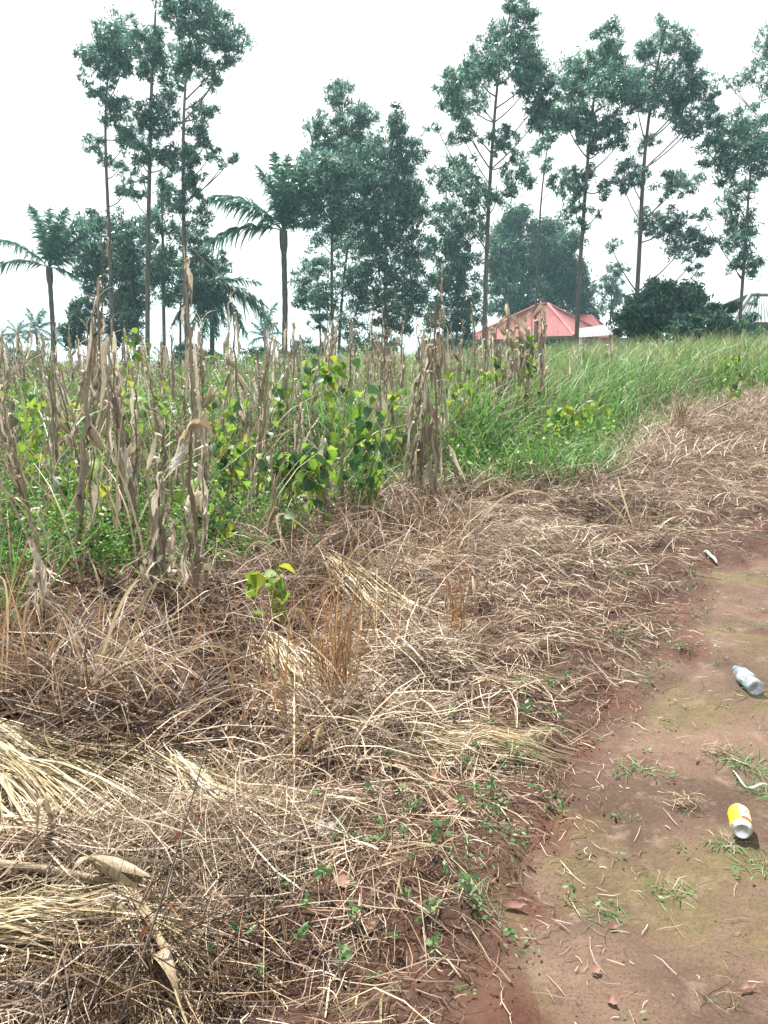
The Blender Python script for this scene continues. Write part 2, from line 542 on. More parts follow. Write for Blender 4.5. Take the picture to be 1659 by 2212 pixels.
gx = axis(-3.6, 4.2, 0.045, -420, 420)
gy = axis(0.8, 8.6, 0.045, -60, 700)
GX, GY = np.meshgrid(gx, gy)
fx, fy = GX.ravel(), GY.ravel()
GZ = H(fx, fy)
pm = pathmask(fx, fy)
nx = len(gx)
i0 = (np.arange(len(gy) - 1)[:, None] * nx + np.arange(nx - 1)[None]).ravel()
GQ = np.stack([i0, i0 + 1, i0 + nx + 1, i0 + nx], 1)
isp = pm[GQ].mean(1) > 0.5
for nm, sel, lab in (("ground", ~isp, "rust red field soil under straw, maize and grass"), ("dirt_path", isp, "trodden brown earth path with greenish film along the field edge")):
    q = GQ[sel]
    used, inv = np.unique(q, return_inverse=True)
    g = Geo().add(np.stack([fx, fy, GZ], 1)[used], inv.reshape(-1, 4))
    o = g.build(nm, M['soil'])
    tag(o, lab, None, None, 'structure')
    a = o.data.attributes.new("path_wear", 'FLOAT', 'POINT')
    a.data.foreach_set("value", pm[used].astype(np.float32))

# ------------------------------------------------------------------ houses


def roof_sheet(name, A, B, D, E, mat, parent, rib=0.22, n=None):
    """corrugated sheet over quad A-B (eave) to D-E (ridge), ribs running up the slope"""
    A, B, D, E = map(lambda p: np.asarray(p, float), (A, B, D, E))
    n = n or max(6, int(np.linalg.norm(B - A) / rib) * 2)
    nm = nrm(np.cross(B - A, D - A)); nm = nm if nm[2] > 0 else -nm
    k = 4
    V = []
    for i in range(n + 1):
        s = i / n
        off = nm * (0.035 if i % 2 else 0.0)
        lo, hi = A + (B - A) * s + off, D + (E - D) * s + off
        for j in range(k):
            V.append(lo + (hi - lo) * j / (k - 1))
    V = np.array(V)
    Q = [(i * k + j, (i + 1) * k + j, (i + 1) * k + j + 1, i * k + j + 1) for i in range(n) for j in range(k - 1)]
    g = Geo().add(V, Q)
    g.add(V - nm * 0.03, [q[::-1] for q in Q])
    return g.build(name, mat, parent, smooth=False)


def house(name, label, cat, cx, cy, gz, w, d, eave, top, ridge, rz, roofmat, capmat, over=0.5, openings=True, pitch_only=False):
    t = empty(name, (cx, cy, gz), label, cat, rz=rz)
    g = Geo()
    th = 0.2
    for sx in (-1, 1):
        box(g, (sx * (w / 2 - th / 2), 0, eave / 2), (th, d, eave))
    for sy in (-1, 1):
        box(g, (0, sy * (d / 2 - th / 2), eave / 2), (w - 2 * th - 0.004, th, eave))
    g.build('wall', M['wall'], t, smooth=False)
    X, Y, r2 = w / 2 + over, d / 2 + over, ridge / 2
    e, T = eave + 0.02, top
    r = bpy.data.objects.new('roof', None); C.objects.link(r); r.parent = t
    c = [(-X, -Y, e), (X, -Y, e), (X, Y, e), (-X, Y, e)]
    a, b = (-r2, 0, T), (r2, 0, T)
    roof_sheet('roof_slope', c[0], c[1], a, b, roofmat, r)
    roof_sheet('roof_slope', c[1], c[2], b, b, roofmat, r)
    roof_sheet('roof_slope', c[2], c[3], b, a, roofmat, r)
    roof_sheet('roof_slope', c[3], c[0], a, a, roofmat, r)
    for p, q in ((c[0], a), (c[1], b), (c[2], b), (c[3], a), (a, b)):
        p, q = np.array(p) + (0, 0, 0.05), np.array(q) + (0, 0, 0.05)
        if np.linalg.norm(q - p) > 0.1:
            g = Geo(); tube(g, [p, (p + q) / 2, q], 0.11, 6); g.build('ridge_cap', capmat, r)
    g = Geo()
    for sx in (-1, 1):
        box(g, (sx * (X - 0.03), 0, e - 0.11), (0.04, 2 * Y, 0.18))
    for sy in (-1, 1):
        box(g, (0, sy * (Y - 0.03), e - 0.11), (2 * X - 0.12, 0.04, 0.18))
    g.build('fascia', M['dark_wood'], t, smooth=False)
    if openings:
        for i, x in enumerate((-w * 0.32, w * 0.32)):
            f = Geo(); box(f, (x, -d / 2 - 0.01, 1.5), (1.3, 0.08, 1.2))
            fo = f.build('window', M['dark_wood'], t, smooth=False)
            p = Geo(); box(p, (x, -d / 2 - 0.056, 1.5), (1.12, 0.02, 1.02)); p.build('pane', M['glass'], fo, smooth=False)
        f = Geo(); box(f, (0, -d / 2 - 0.01, 1.05), (0.95, 0.08, 2.1)); f.build('door', M['door'], t, smooth=False)
    return t


p = at(1172, 700, 66)
house('house', 'house with faded red corrugated hip roof and lower red wing behind the field', 'house', p[0], p[1], 1.0, 8.2, 7.6, 2.2, 4.95, 0.8, math.radians(-36), M['roof_red'], M['roof_cap'])
hs = [o for o in C.objects if o.name == 'house'][0]
# lower red wings of the same house
for (u, v, y, w, d, top) in ((1262, 715, 71, 6.0, 5.0, 4.4), (1072, 728, 64, 4.2, 4.2, 3.1)):
    q = at(u, v, y)
    inv = -hs.rotation_euler.z
    dx, dy = q[0] - p[0], q[1] - p[1]
    lx, ly = dx * math.cos(inv) - dy * math.sin(inv), dx * math.sin(inv) + dy * math.cos(inv)
    X, Y = w / 2, d / 2
    r = bpy.data.objects.new('wing_roof', None); C.objects.link(r); r.parent = hs
    c = [(lx - X, ly - Y, 2.0), (lx + X, ly - Y, 2.0), (lx + X, ly + Y, 2.0), (lx - X, ly + Y, 2.0)]
    a, b = (lx - 0.6, ly, top), (lx + 0.6, ly, top)
    for A, B, D, E in ((c[0], c[1], a, b), (c[1], c[2], b, b), (c[2], c[3], b, a), (c[3], c[0], a, a)):
        roof_sheet('roof_slope', A, B, D, E, M['roof_red'], r)
    g = Geo(); box(g, (lx, ly, 1.0), (w - 1, d - 1, 1.99)); g.build('wing_wall', M['wall'], hs, smooth=False)

p = at(1300, 722, 52)
sh = empty('shed', (p[0], p[1], float(H(p[0], p[1])) - 0.45), 'low shed with pale zinc roof beside the red roofed house', 'shed', rz=math.radians(12))
for nm_, V in (('wall', None),):
    g = Geo(); box(g, (0.4, 0, 0.85), (3.0, 2.2, 1.7)); g.build('wall', M['wall'], sh, smooth=False)
roof_sheet('roof', (-2.4, -1.5, 1.66), (2.0, -1.5, 2.0), (-0.9, 1.6, 2.35), (2.0, 1.6, 2.75), M['roof_grey'], sh)
g = Geo(); box(g, (0.4, -1.12, 0.7), (0.8, 0.06, 1.4)); g.build('door', M['door'], sh, smooth=False)

p = at(1690, 700, 47)
house('bungalow', 'bungalow with pale grey zinc hip roof at the right edge', 'house', p[0] + 1.2, p[1] + 2, float(H(p[0], p[1])) - 0.85, 10.5, 7.0, 2.35, 4.15, 5.0, math.radians(6), M['roof_grey'], M['roof_grey'])

# ------------------------------------------------------------------ trees


def curve3(pts, n=24):
    pts = np.asarray(pts, float)
    t = np.linspace(0, 1, len(pts)); q = np.linspace(0, 1, n)
    out = np.stack([np.interp(q, t, pts[:, i]) for i in range(3)], 1)
    for _ in range(2):
        out[1:-1] = (out[:-2] + 2 * out[1:-1] + out[2:]) / 4
    return out


def tree(name, label, group, trunk, clumps, dist, mat='euca', bark='bark', r0=0.16, k=0.50, leaf=(0.115, 0.027), depth=1.0, seed=0, cat='tree', tuft=0.30, droop=0.5, limbs=True):
    r = np.random.default_rng(1000 + seed)
    if mat == 'dense' and limbs:
        k = 0.72
    P = np.array([at(u, v, dist) for u, v in trunk])
    gz = float(H(P[0, 0], P[0, 1]))
    P[0, 2] = min(P[0, 2], gz)
    P = np.vstack([[P[0, 0], P[0, 1], gz - 0.2], P]) if P[0, 2] > gz - 0.05 else P
    root = np.array([P[0, 0], P[0, 1], gz])
    t = empty(name, root, label, cat, group)
    TP = curve3(P, 26)
    TP[:, 1] += 0.12 * np.sin(np.linspace(0, 5, 26))
    TR = 0.66 * r0 * np.linspace(1, 0, 26) ** 0.8 + 0.015
    g = Geo(); tube(g, TP, TR, 7)
    g.build('trunk', M[bark], t, root)
    gl, gb = Geo(), Geo()
    px = dist / FPX
    for (u, v, ru0, rv0, *dn) in clumps:
        grow = 1.16 if limbs else 1.05
        ru, rv = ru0 * grow, rv0 * grow
        dens = dn[0] if dn else 1.0
        c = at(u, v, dist)
        rx, rz_ = ru * px, rv * px
        ry = 0.75 * rx * depth
        i = np.argmin(np.abs(TP[:, 2] - (c[2] - 1.2 * abs(c[0] - TP[:, 0]).min() - 0.4)))
        i = min(max(i, 3), 24)
        c = c + np.array([0, r.normal(0, 0.5) * (0.6 + rx) * depth, 0])
        if limbs:
            mid = TP[i] * 0.45 + c * 0.55 + np.array([0, 0, -0.25])
            tube(gb, curve3([TP[i], mid, c, c + np.array([0, 0, rz_ * 0.6])], 7), np.linspace(0.032, 0.008, 7) * (r0 / 0.16), 4, False)
        n = int(math.pi * ru0 * rv0 * k * dens * (0.82 if mat != 'dense' else 0.62))
        ns = max(4, int(ru * rv / 40 * (0.6 + 0.4 * dens)))
        sub = rand_dirs(r, ns) * (r.uniform(0.03, 1.15, (ns, 1)) ** 0.5) * np.array([rx, ry, rz_]) + c
        sid = r.integers(0, ns, n)
        sr = tuft * (min(rx, rz_) ** 0.5) * r.uniform(0.6, 1.2, (ns, 1))
        pos = sub[sid] + r.normal(0, 1, (n, 3)) * sr[sid] * np.array([0.55, 0.55, 0.42])
        a = rand_dirs(r, n, -1, 0.6) ; a[:, 2] -= droop; a = nrm(a)
        s = nrm(np.cross(a, rand_dirs(r, n)))
        sz = r.uniform(0.75, 1.45, (n, 1)) * (dist / 40) ** 0.8 * (1.04 if mat != 'dense' else 1.2)
        diamonds(gl, pos, a * leaf[0] * sz, s * leaf[1] * sz)
        for q in sub[:min(ns, 14):2]:
            if limbs:
                tube(gb, [c, (c + q) / 2 + r.normal(0, 0.05, 3), q], np.array([0.014, 0.010, 0.006]), 3, False)
    if gb.n:
        tag(gb.build('branches', M[bark], t, root), kind='stuff')
    gl.build('crown', M[mat], t, root, smooth=False)
    return t


GE = 'tall slender eucalyptus trees behind the field'
tree('eucalyptus_tree', 'tall thin eucalyptus with sparse tufts, leftmost of the tall trees', GE,
     [(241, 750), (237, 600), (232, 450), (228, 350), (228, 250), (236, 150), (246, 70)],
     [(250, 52, 34, 30), (262, 100, 34, 36), (232, 92, 24, 34), (190, 105, 18, 18), (168, 114, 14, 9, .6), (205, 132, 18, 14), (270, 142, 16, 18), (272, 180, 12, 12), (230, 150, 24, 20),
      (177, 160, 9, 12, .5), (192, 184, 8, 8, .6), (214, 205, 20, 11), (250, 225, 28, 24), (275, 275, 30, 28), (250, 262, 18, 24), (292, 302, 14, 14), (205, 315, 20, 20, .8), (224, 345, 12, 14, .8),
      (272, 362, 14, 22, .6), (266, 412, 14, 20, .5), (250, 470, 24, 20, .4)], 38, seed=1, r0=0.15)
tree('eucalyptus_tree', 'tall slender eucalyptus with bare whip top, middle of the left three', GE,
     [(313, 745), (317, 550), (321, 400), (324, 250), (329, 150), (335, 70), (339, 0), (340, -40)],
     [(333, 72, 20, 17), (320, 106, 28, 28), (346, 112, 22, 30), (330, 142, 30, 22), (301, 140, 12, 20), (345, 182, 18, 18), (340, 230, 36, 20), (352, 270, 30, 22), (320, 260, 18, 24), (330, 325, 38, 22),
      (366, 350, 18, 22), (305, 346, 15, 13), (300, 425, 26, 20, .6), (330, 395, 16, 14, .6), (330, -12, 12, 8, .5)], 37, seed=2, r0=0.17)
tree('eucalyptus_tree', 'tallest eucalyptus of the left three, forking into a wide ragged crown', GE,
     [(403, 755), (398, 600), (395, 450), (395, 300), (399, 220), (405, 150), (415, 60)],
     [(380, 30, 28, 38), (425, 12, 36, 30), (462, 45, 28, 38), (436, 70, 40, 32), (500, 88, 30, 30), (400, 112, 30, 34), (422, 132, 30, 26), (492, 140, 20, 15), (455, 162, 18, 16), (386, 150, 16, 20),
      (440, 226, 24, 17), (427, 278, 22, 26), (441, 308, 12, 12), (400, 320, 22, 18), (466, 340, 15, 16), (496, 329, 12, 11), (430, 346, 20, 12), (410, 382, 18, 26), (425, 412, 16, 22), (440, 450, 15, 15), (385, 442, 22, 22), (432, 482, 22, 18, .7),
      (480, 365, 6, 9, .5), (446, 387, 6, 7, .5)], 36, seed=3, r0=0.17)
tree('eucalyptus_tree', 'short thin eucalyptus among the taller left three', GE,
     [(350, 745), (351, 600), (351, 500), (350, 440), (352, 390)],
     [(352, 395, 18, 18), (340, 425, 24, 16, .8), (368, 425, 18, 16, .8), (345, 480, 30, 26, .8), (378, 500, 22, 22, .8), (330, 520, 20, 18, .7), (355, 545, 34, 26, .8), (345, 600, 30, 26), (372, 640, 26, 26)], 40, seed=4, r0=0.15)
GU = 'leafy trees low between the tall trunks'
tree('leafy_tree', 'low dark leafy tree rising beside the left palm', GU, [(210, 750), (210, 640), (205, 560), (208, 500)],
     [(215, 498, 32, 28, .9), (180, 545, 34, 30), (235, 545, 30, 32), (200, 590, 40, 32), (228, 640, 34, 28, .9), (262, 520, 22, 30, .7), (195, 640, 20, 20, .8)], 48, 'dense', 'bark_dark', seed=5)
tree('leafy_tree', 'leafy tree filling the gap between the two left eucalyptus trunks', GU, [(290, 750), (285, 640), (280, 560)],
     [(275, 490, 28, 26, .6), (280, 545, 36, 34), (300, 590, 36, 34), (262, 605, 26, 30), (285, 650, 34, 28), (312, 500, 20, 24, .5)], 46, 'dense', 'bark_dark', seed=6)
tree('leafy_tree', 'dark leafy tree behind the right eucalyptus trunk of the left three', GU, [(385, 750), (390, 640), (415, 560)],
     [(428, 530, 30, 26, .8), (400, 575, 34, 32), (440, 585, 34, 34), (415, 625, 34, 30), (450, 640, 26, 34), (345, 560, 24, 30, .6), (475, 560, 18, 18, .6)], 50, 'dense', 'bark_dark', seed=7)
tree('round_bush', 'dark low bush left of the left eucalyptus trunk', 'dark bushes on the skyline', [(185, 752), (190, 720)],
     [(165, 700, 30, 32), (200, 690, 30, 34), (160, 728, 28, 26)], 46, 'dense', 'bark_dark', seed=8, cat='bush', limbs=False, k=0.7)
tree('round_bush', 'dark low bush between the two left eucalyptus trunks', 'dark bushes on the skyline', [(268, 752), (268, 720)],
     [(255, 690, 34, 34), (285, 705, 26, 36), (245, 725, 30, 26)], 45, 'dense', 'bark_dark', seed=9, cat='bush', limbs=False, k=0.7)

tree('eucalyptus_tree', 'bushy eucalyptus with twin rounded tops, left of the middle group', GE,
     [(718, 750), (716, 600), (718, 480), (725, 350), (735, 240)],
     [(738, 228, 30, 24), (682, 262, 26, 22), (790, 244, 22, 28), (755, 265, 30, 30), (702, 298, 30, 16), (735, 312, 42, 40), (690, 350, 38, 30), (655, 385, 28, 40), (735, 375, 46, 40), (680, 415, 46, 40), (740, 440, 40, 40), (665, 470, 36, 30, .9), (720, 500, 46, 36, .9), (690, 555, 36, 24, .7), (660, 610, 26, 26, .7), (655, 645, 20, 26, .7), (705, 640, 30, 30, .7)], 41, 'euca', seed=10, r0=0.15)
tree('eucalyptus_tree', 'dense pointed eucalyptus forming the right peak of the middle group', GE,
     [(835, 750), (832, 600), (835, 450), (845, 320), (858, 250)],
     [(857, 262, 20, 24), (850, 300, 36, 28), (825, 335, 36, 36), (878, 345, 32, 40), (800, 385, 38, 40), (850, 400, 44, 44), (895, 410, 28, 46), (815, 450, 44, 44), (880, 475, 38, 46), (830, 520, 46, 36), (890, 545, 36, 36), (815, 580, 40, 36), (875, 610, 40, 38), (830, 650, 36, 36), (890, 670, 34, 32), (850, 705, 40, 26)], 42, 'euca', seed=11, r0=0.16)
tree('eucalyptus_tree', 'leaning eucalyptus stem with thin foliage inside the middle group', GE,
     [(728, 755), (738, 640), (750, 540), (765, 430), (775, 330)],
     [(778, 330, 30, 36), (775, 400, 34, 36), (765, 470, 36, 34), (770, 540, 36, 32, .8), (755, 605, 34, 30, .7), (785, 640, 30, 36, .8), (770, 700, 32, 30, .8)], 44, 'euca', seed=12, r0=0.15)
tree('eucalyptus_tree', 'thin young eucalyptus between palm and middle group', GE, [(693, 750), (690, 660), (686, 600)],
     [(680, 590, 24, 20, .6), (668, 640, 20, 24, .6), (702, 655, 20, 24, .6), (690, 700, 24, 20, .7)], 43, 'euca', seed=13, r0=0.10)

tree('eucalyptus_tree', 'tall eucalyptus with broad pointed crown right of the middle group', GE,
     [(1046, 735), (1051, 560), (1056, 450), (1061, 350), (1069, 240), (1075, 170), (1092, 70), (1105, 15)],
     [(1105, 24, 20, 22), (1088, 62, 30, 30), (1128, 62, 22, 32), (1060, 105, 32, 30), (1105, 112, 40, 34), (1148, 112, 22, 36), (1030, 150, 22, 20), (1000, 178, 40, 26), (966, 205, 22, 30), (1020, 198, 38, 30), (1150, 165, 34, 36), (1168, 215, 22, 36), (1135, 200, 32, 26), (1062, 165, 26, 22),
      (1160, 260, 26, 24), (985, 245, 18, 18, .5), (1012, 275, 16, 14, .6), (1100, 292, 18, 18, .8), (1072, 318, 28, 20, .9), (992, 308, 32, 20, .7), (940, 290, 18, 12, .4), (1000, 350, 36, 22, .7), (1120, 382, 26, 32, .9), (1105, 345, 14, 14, .6), (995, 400, 38, 26, .8), (955, 385, 26, 24, .7), (1070, 430, 26, 20, .9), (1020, 450, 36, 30, .9)], 40, 'euca', seed=14, r0=0.18)
tree('eucalyptus_tree', 'very thin eucalyptus stem above the dark grove', GE, [(1160, 620), (1166, 480), (1172, 400), (1180, 330), (1186, 290)],
     [(1184, 285, 22, 24, .9), (1176, 318, 26, 18, .7), (1200, 350, 18, 16, .7), (1205, 385, 26, 18, .8), (1215, 412, 20, 14, .7)], 46, 'euca', seed=15, r0=0.09)
tree('eucalyptus_tree', 'tall eucalyptus in front of the red roof', GE,
     [(1246, 745), (1252, 600), (1262, 460), (1271, 330), (1280, 220), (1300, 120), (1318, 60)],
     [(1317, 72, 14, 20), (1308, 105, 32, 26), (1262, 135, 30, 24), (1222, 185, 32, 32), (1290, 160, 42, 32), (1335, 125, 24, 32), (1240, 225, 46, 32), (1310, 215, 46, 34), (1345, 185, 20, 36), (1222, 262, 34, 20), (1270, 270, 36, 22), (1332, 270, 32, 26), (1255, 308, 26, 18), (1300, 318, 22, 14), (1345, 300, 14, 14, .7),
      (1265, 372, 34, 22, .8), (1248, 420, 24, 22, .7), (1305, 405, 22, 18, .7), (1240, 455, 26, 22, .8), (1300, 455, 14, 9, .5), (1262, 490, 16, 14, .6)], 40, 'euca', seed=16, r0=0.18)
tree('eucalyptus_tree', 'tall pale crowned eucalyptus beside the round dark bush', GE,
     [(1372, 725), (1382, 560), (1389, 400), (1396, 300), (1408, 200), (1425, 110), (1438, 45)],
     [(1438, 45, 13, 16), (1434, 82, 28, 22), (1398, 120, 26, 24), (1452, 118, 34, 26), (1492, 128, 18, 20), (1385, 165, 32, 34), (1450, 175, 46, 36), (1508, 182, 26, 34), (1480, 228, 42, 30), (1532, 215, 12, 28), (1402, 228, 26, 22), (1358, 235, 26, 22), (1488, 278, 40, 22), (1418, 300, 24, 18, .7), (1350, 362, 22, 20, .8), (1385, 375, 26, 22, .7), (1335, 405, 20, 18, .7), (1480, 385, 38, 24, .9), (1440, 415, 34, 16, .6),
      (1442, 490, 46, 26), (1400, 480, 22, 26, .9), (1475, 530, 42, 26), (1510, 545, 18, 16, .8), (1322, 530, 20, 16, .4), (1505, 582, 22, 10, .8)], 40, 'euca_pale', seed=17, r0=0.19)
tree('eucalyptus_tree', 'eucalyptus with hanging foliage at the right edge', GE,
     [(1600, 712), (1607, 600), (1613, 480), (1620, 360), (1632, 260)],
     [(1650, 262, 34, 32), (1580, 280, 36, 30), (1540, 318, 30, 42), (1600, 335, 36, 36), (1645, 345, 26, 40), (1550, 378, 26, 24, .8), (1612, 400, 34, 18, .8), (1580, 440, 26, 22, .7), (1612, 488, 30, 34), (1575, 525, 30, 24, .7), (1622, 565, 26, 26), (1595, 570, 16, 16, .7), (1520, 470, 16, 14, .5), (1630, 650, 12, 12, .4)], 40, 'euca', seed=18, r0=0.15)
tree('eucalyptus_tree', 'washed out eucalyptus crown reaching in at the right top edge', GE, [(1760, 720), (1735, 500), (1700, 330), (1680, 200)],
     [(1648, 110, 26, 30, .6), (1632, 150, 30, 22, .5), (1665, 180, 24, 30, .5), (1575, 155, 26, 12, .25), (1605, 185, 18, 14, .3), (1690, 90, 30, 36, .8), (1700, 160, 30, 40, .8)], 44, 'euca_pale', seed=19, r0=0.16)
tree('tree_grove', 'dark dense grove of trees behind the red roofed house', 'dense trees behind the houses',
     [(1150, 740), (1152, 620), (1155, 520)],
     [(1122, 470, 32, 32), (1190, 498, 34, 34), (1100, 520, 36, 36), (1150, 545, 60, 50), (1222, 555, 34, 46), (1085, 585, 42, 48), (1180, 620, 70, 46), (1250, 630, 34, 44), (1110, 650, 60, 44), (1250, 690, 44, 34)], 78, 'dense', 'bark_dark', seed=20, k=1.15, tuft=0.5, r0=0.3, limbs=False)
tree('leafy_tree', 'ragged dark tree between the middle group and the broad crowned eucalyptus', 'dense trees behind the houses',
     [(985, 750), (990, 640), (985, 540)],
     [(960, 450, 30, 26, .8), (1000, 500, 36, 36, .9), (955, 540, 32, 40), (1000, 570, 36, 36), (965, 610, 36, 36), (1010, 640, 34, 34), (950, 680, 40, 32), (1010, 700, 40, 28)], 55, 'dense', 'bark_dark', seed=21, r0=0.2)
tree('leafy_tree', 'light airy tree left of the round dark bush', 'dense trees behind the houses', [(1318, 735), (1320, 660), (1322, 600)],
     [(1325, 590, 26, 20, .7), (1305, 622, 26, 22, .8), (1345, 625, 22, 22, .8), (1320, 660, 30, 22, .7)], 60, 'euca_pale', seed=22)
tree('mango_tree', 'round dense dark green tree on the grass crest', 'dark bushes on the skyline', [(1462, 735), (1462, 700)],
     [(1460, 640, 60, 40), (1420, 665, 56, 42), (1500, 660, 56, 42), (1460, 690, 80, 40), (1530, 690, 30, 30), (1395, 700, 50, 32), (1565, 664, 18, 14), (1470, 712, 90, 26)], 36, 'dense', 'bark_dark', seed=23, k=1.25, leaf=(0.10, 0.036), limbs=False)
tree('round_bush', 'dark bush at the foot of the pale crowned eucalyptus', 'dark bushes on the skyline', [(1355, 735), (1355, 710)],
     [(1365, 670, 24, 30), (1350, 705, 30, 28)], 42, 'dense', 'bark_dark', seed=24, k=0.7, cat='bush', limbs=False)
for i, (u, v, ru, rv, lab) in enumerate(((35, 770, 45, 20, 'dark bush on the skyline under the far left palms'), (560, 768, 40, 18, 'dark bush on the skyline left of the middle palm'), (660, 760, 50, 22, 'dark bush on the skyline right of the middle palm'),
                                        (980, 745, 60, 26, 'dark bush on the skyline beside the red roof'), (430, 765, 50, 18, 'dark bush on the skyline under the drooping palm'), (1540, 712, 30, 16, 'dark bush on the skyline before the grey roof'),
                                        (800, 752, 60, 24, 'dark bush on the skyline under the middle eucalyptus group'))):
    tree('round_bush', lab, 'dark bushes on the skyline', [(u, v + rv), (u, v)], [(u, v, ru, rv), (u + ru * .6, v + 4, ru * .5, rv * .8), (u - ru * .6, v + 5, ru * .5, rv * .7)], 58 if i != 5 else 40, 'dense', 'bark_dark', seed=30 + i, cat='bush', k=0.7, limbs=False)


def palm(label, cu, cv, bu, bv, dist, fronds, r0, seed, trunk=True):
    r0 = r0 * 0.68
    r = np.random.default_rng(500 + seed)
    c = at(cu, cv, dist); b = at(bu, bv, dist)
    gz = float(H(b[0], b[1]))
    root = np.array([b[0], b[1], gz])
    t = empty('oil_palm', root, label, 'palm', 'oil palms behind the field')
    P = curve3([root - (0, 0, .2), (root + c) / 2 + np.array([0.08, 0, 0]), c], 20)
    g = Geo()
    tube(g, P, r0 * (1 + 0.12 * (np.arange(20) % 2)) * np.interp(np.linspace(0, 1, 20), [0, .85, .93, 1], [1, .95, 1.6, 1.3]), 8)
    g.build('trunk', M['bark_dark'], t, root)
    px = dist / FPX
    extra = []
    for _ in range(len(fronds) // 4):
        i, j = r.integers(0, len(fronds), 2)
        f = r.uniform(.3, .7)
        eu = fronds[i][0] * f + fronds[j][0] * (1 - f); ev = fronds[i][1] * f + fronds[j][1] * (1 - f)
        s_ = np.hypot(fronds[i][0] - cu, fronds[i][1] - cv) / max(np.hypot(eu - cu, ev - cv), 12) * r.uniform(.75, 1)
        extra.append((cu + (eu - cu) * min(s_, 3), cv + (ev - cv) * min(s_, 3), r.uniform(.02, .14), r.normal(0, 1.0)))
    for (eu, ev, sag, dy) in list(fronds) + extra:
        e = at(eu, ev, dist) + np.array([0, dy, 0])
        K = 14
        s = np.linspace(0, 1, K)
        L = np.linalg.norm(e - c)
        mid = (c + e) / 2 + np.array([0, 0, sag * L])
        R = (1 - s)[:, None] ** 2 * c + 2 * ((1 - s) * s)[:, None] * mid + (s ** 2)[:, None] * e
        oh = np.array([e[0] - c[0], e[1] - c[1], 0]); oh = oh / max(np.linalg.norm(oh), .3)
        R = R + oh * (0.10 * L * s ** 3)[:, None] - np.array([0, 0, 1.0]) * (0.13 * L * s ** 4)[:, None]
        g = Geo(); tube(g, R, np.linspace(0.05, 0.012, K) * (r0 / .22), 4, False)
        n = 60
        q = np.repeat(np.linspace(0.12, 1, n), 2)
        sd = np.tile([-1.0, 1.0], n)
        B = np.stack([np.interp(q, s, R[:, i]) for i in range(3)], 1)
        T = nrm(np.stack([np.interp(q, s, np.gradient(R[:, i])) for i in range(3)], 1))
        side = nrm(np.cross(T, [0, 0.25, 1.0]) + r.normal(0, 0.25, (2 * n, 3)))
        ll = L * 0.24 * np.sin(np.clip(q * 0.93 + 0.1, 0, 1) * math.pi) ** 0.6 * r.uniform(.75, 1.15, 2 * n) + 0.05
        d0 = nrm(side * sd[:, None] * 0.9 + T * 0.75 + np.array([0, 0, 0.12]))
        tt = np.linspace(0, 1, 4)
        LP = B[:, None] + d0[:, None] * (ll[:, None] * tt)[..., None] - np.array([0, 0, 1.0]) * (ll[:, None] * r.uniform(.4, .95, (2 * n, 1)) * tt ** 2)[..., None]
        W = np.array([.8, 1, .7, .1])[None] * (0.042 * L / 3)
        S = nrm(np.cross(d0, r.normal(0, 1, (2 * n, 3))))[:, None].repeat(4, 1)
        ribbons(g, LP, np.broadcast_to(W, (2 * n, 4)), S)
        g.build('frond', M['palm'], t, root, smooth=False)
    return t


palm('tall oil palm with upswept fronds at the far left', 106, 578, 110, 755, 44,
     [(-8, 500, .10, .4), (-5, 572, .18, -.8), (66, 438, .0, .8), (84, 428, .02, -.6), (112, 425, 0, 1), (140, 432, .04, -.5), (152, 440, .02, .8), (190, 448, .12, .2), (192, 480, .12, 1), (186, 560, .16, -1), (172, 605, .2, .3), (125, 440, .02, -1.2), (98, 445, .0, 1.2), (150, 470, .05, -1.4)], 0.19, 1)
palm('tall oil palm with a bent left frond in the centre', 612, 498, 612, 762, 40,
     [(452, 408, .22, .3), (448, 522, .2, -.4), (562, 325, -.04, .5), (600, 312, .02, -.6), (618, 318, .0, .8), (640, 330, .0, -.3), (655, 345, .04, .6), (672, 380, .06, -1), (690, 430, .1, .4), (608, 340, 0, 1.4), (628, 330, 0, -1.5), (665, 470, .12, 1.2), (590, 370, -.02, -1)], 0.2, 2)
palm('broad drooping oil palm behind the left eucalyptus trunks', 455, 615, 455, 765, 50,
     [(590, 700, .26, .2), (575, 655, .2, -.6), (555, 600, .14, .5), (500, 560, .08, -.7), (440, 545, .02, .6), (390, 570, .1, -.5), (365, 640, .2, .4), (380, 700, .28, -.3), (520, 720, .3, .8), (425, 715, .26, -.8), (530, 640, .16, 1.2), (410, 610, .12, -1.2), (480, 700, .26, .3), (470, 725, .2, -.6), (440, 728, .2, .5)], 0.22, 3)
palm('small distant oil palm, taller of the far left pair', 78, 712, 78, 760, 82,
     [(52, 670, .05, .5), (66, 658, .0, -.5), (84, 656, .0, .6), (100, 664, .05, -.6), (112, 690, .12, .3), (112, 720, .2, -.3), (48, 700, .14, .4), (46, 730, .2, -.4), (95, 735, .2, .8), (62, 738, .2, -.8), (76, 662, 0, 1)], 0.2, 4)
palm('small distant oil palm, lower of the far left pair', 38, 722, 38, 765, 90,
     [(12, 700, .1, .4), (24, 686, .04, -.5), (44, 684, .02, .5), (60, 694, .08, -.4), (72, 716, .16, .3), (66, 738, .2, -.3), (10, 726, .2, .5), (18, 742, .2, -.5), (35, 690, 0, .8)], 0.2, 5)
palm('small distant oil palm at the far left border', 0, 728, 0, 768, 90,
     [(-28, 705, .1, .4), (-10, 694, .04, -.5), (12, 700, .06, .5), (28, 718, .14, -.4), (26, 740, .2, .3), (-26, 735, .2, -.3), (10, 748, .2, .3)], 0.2, 6)
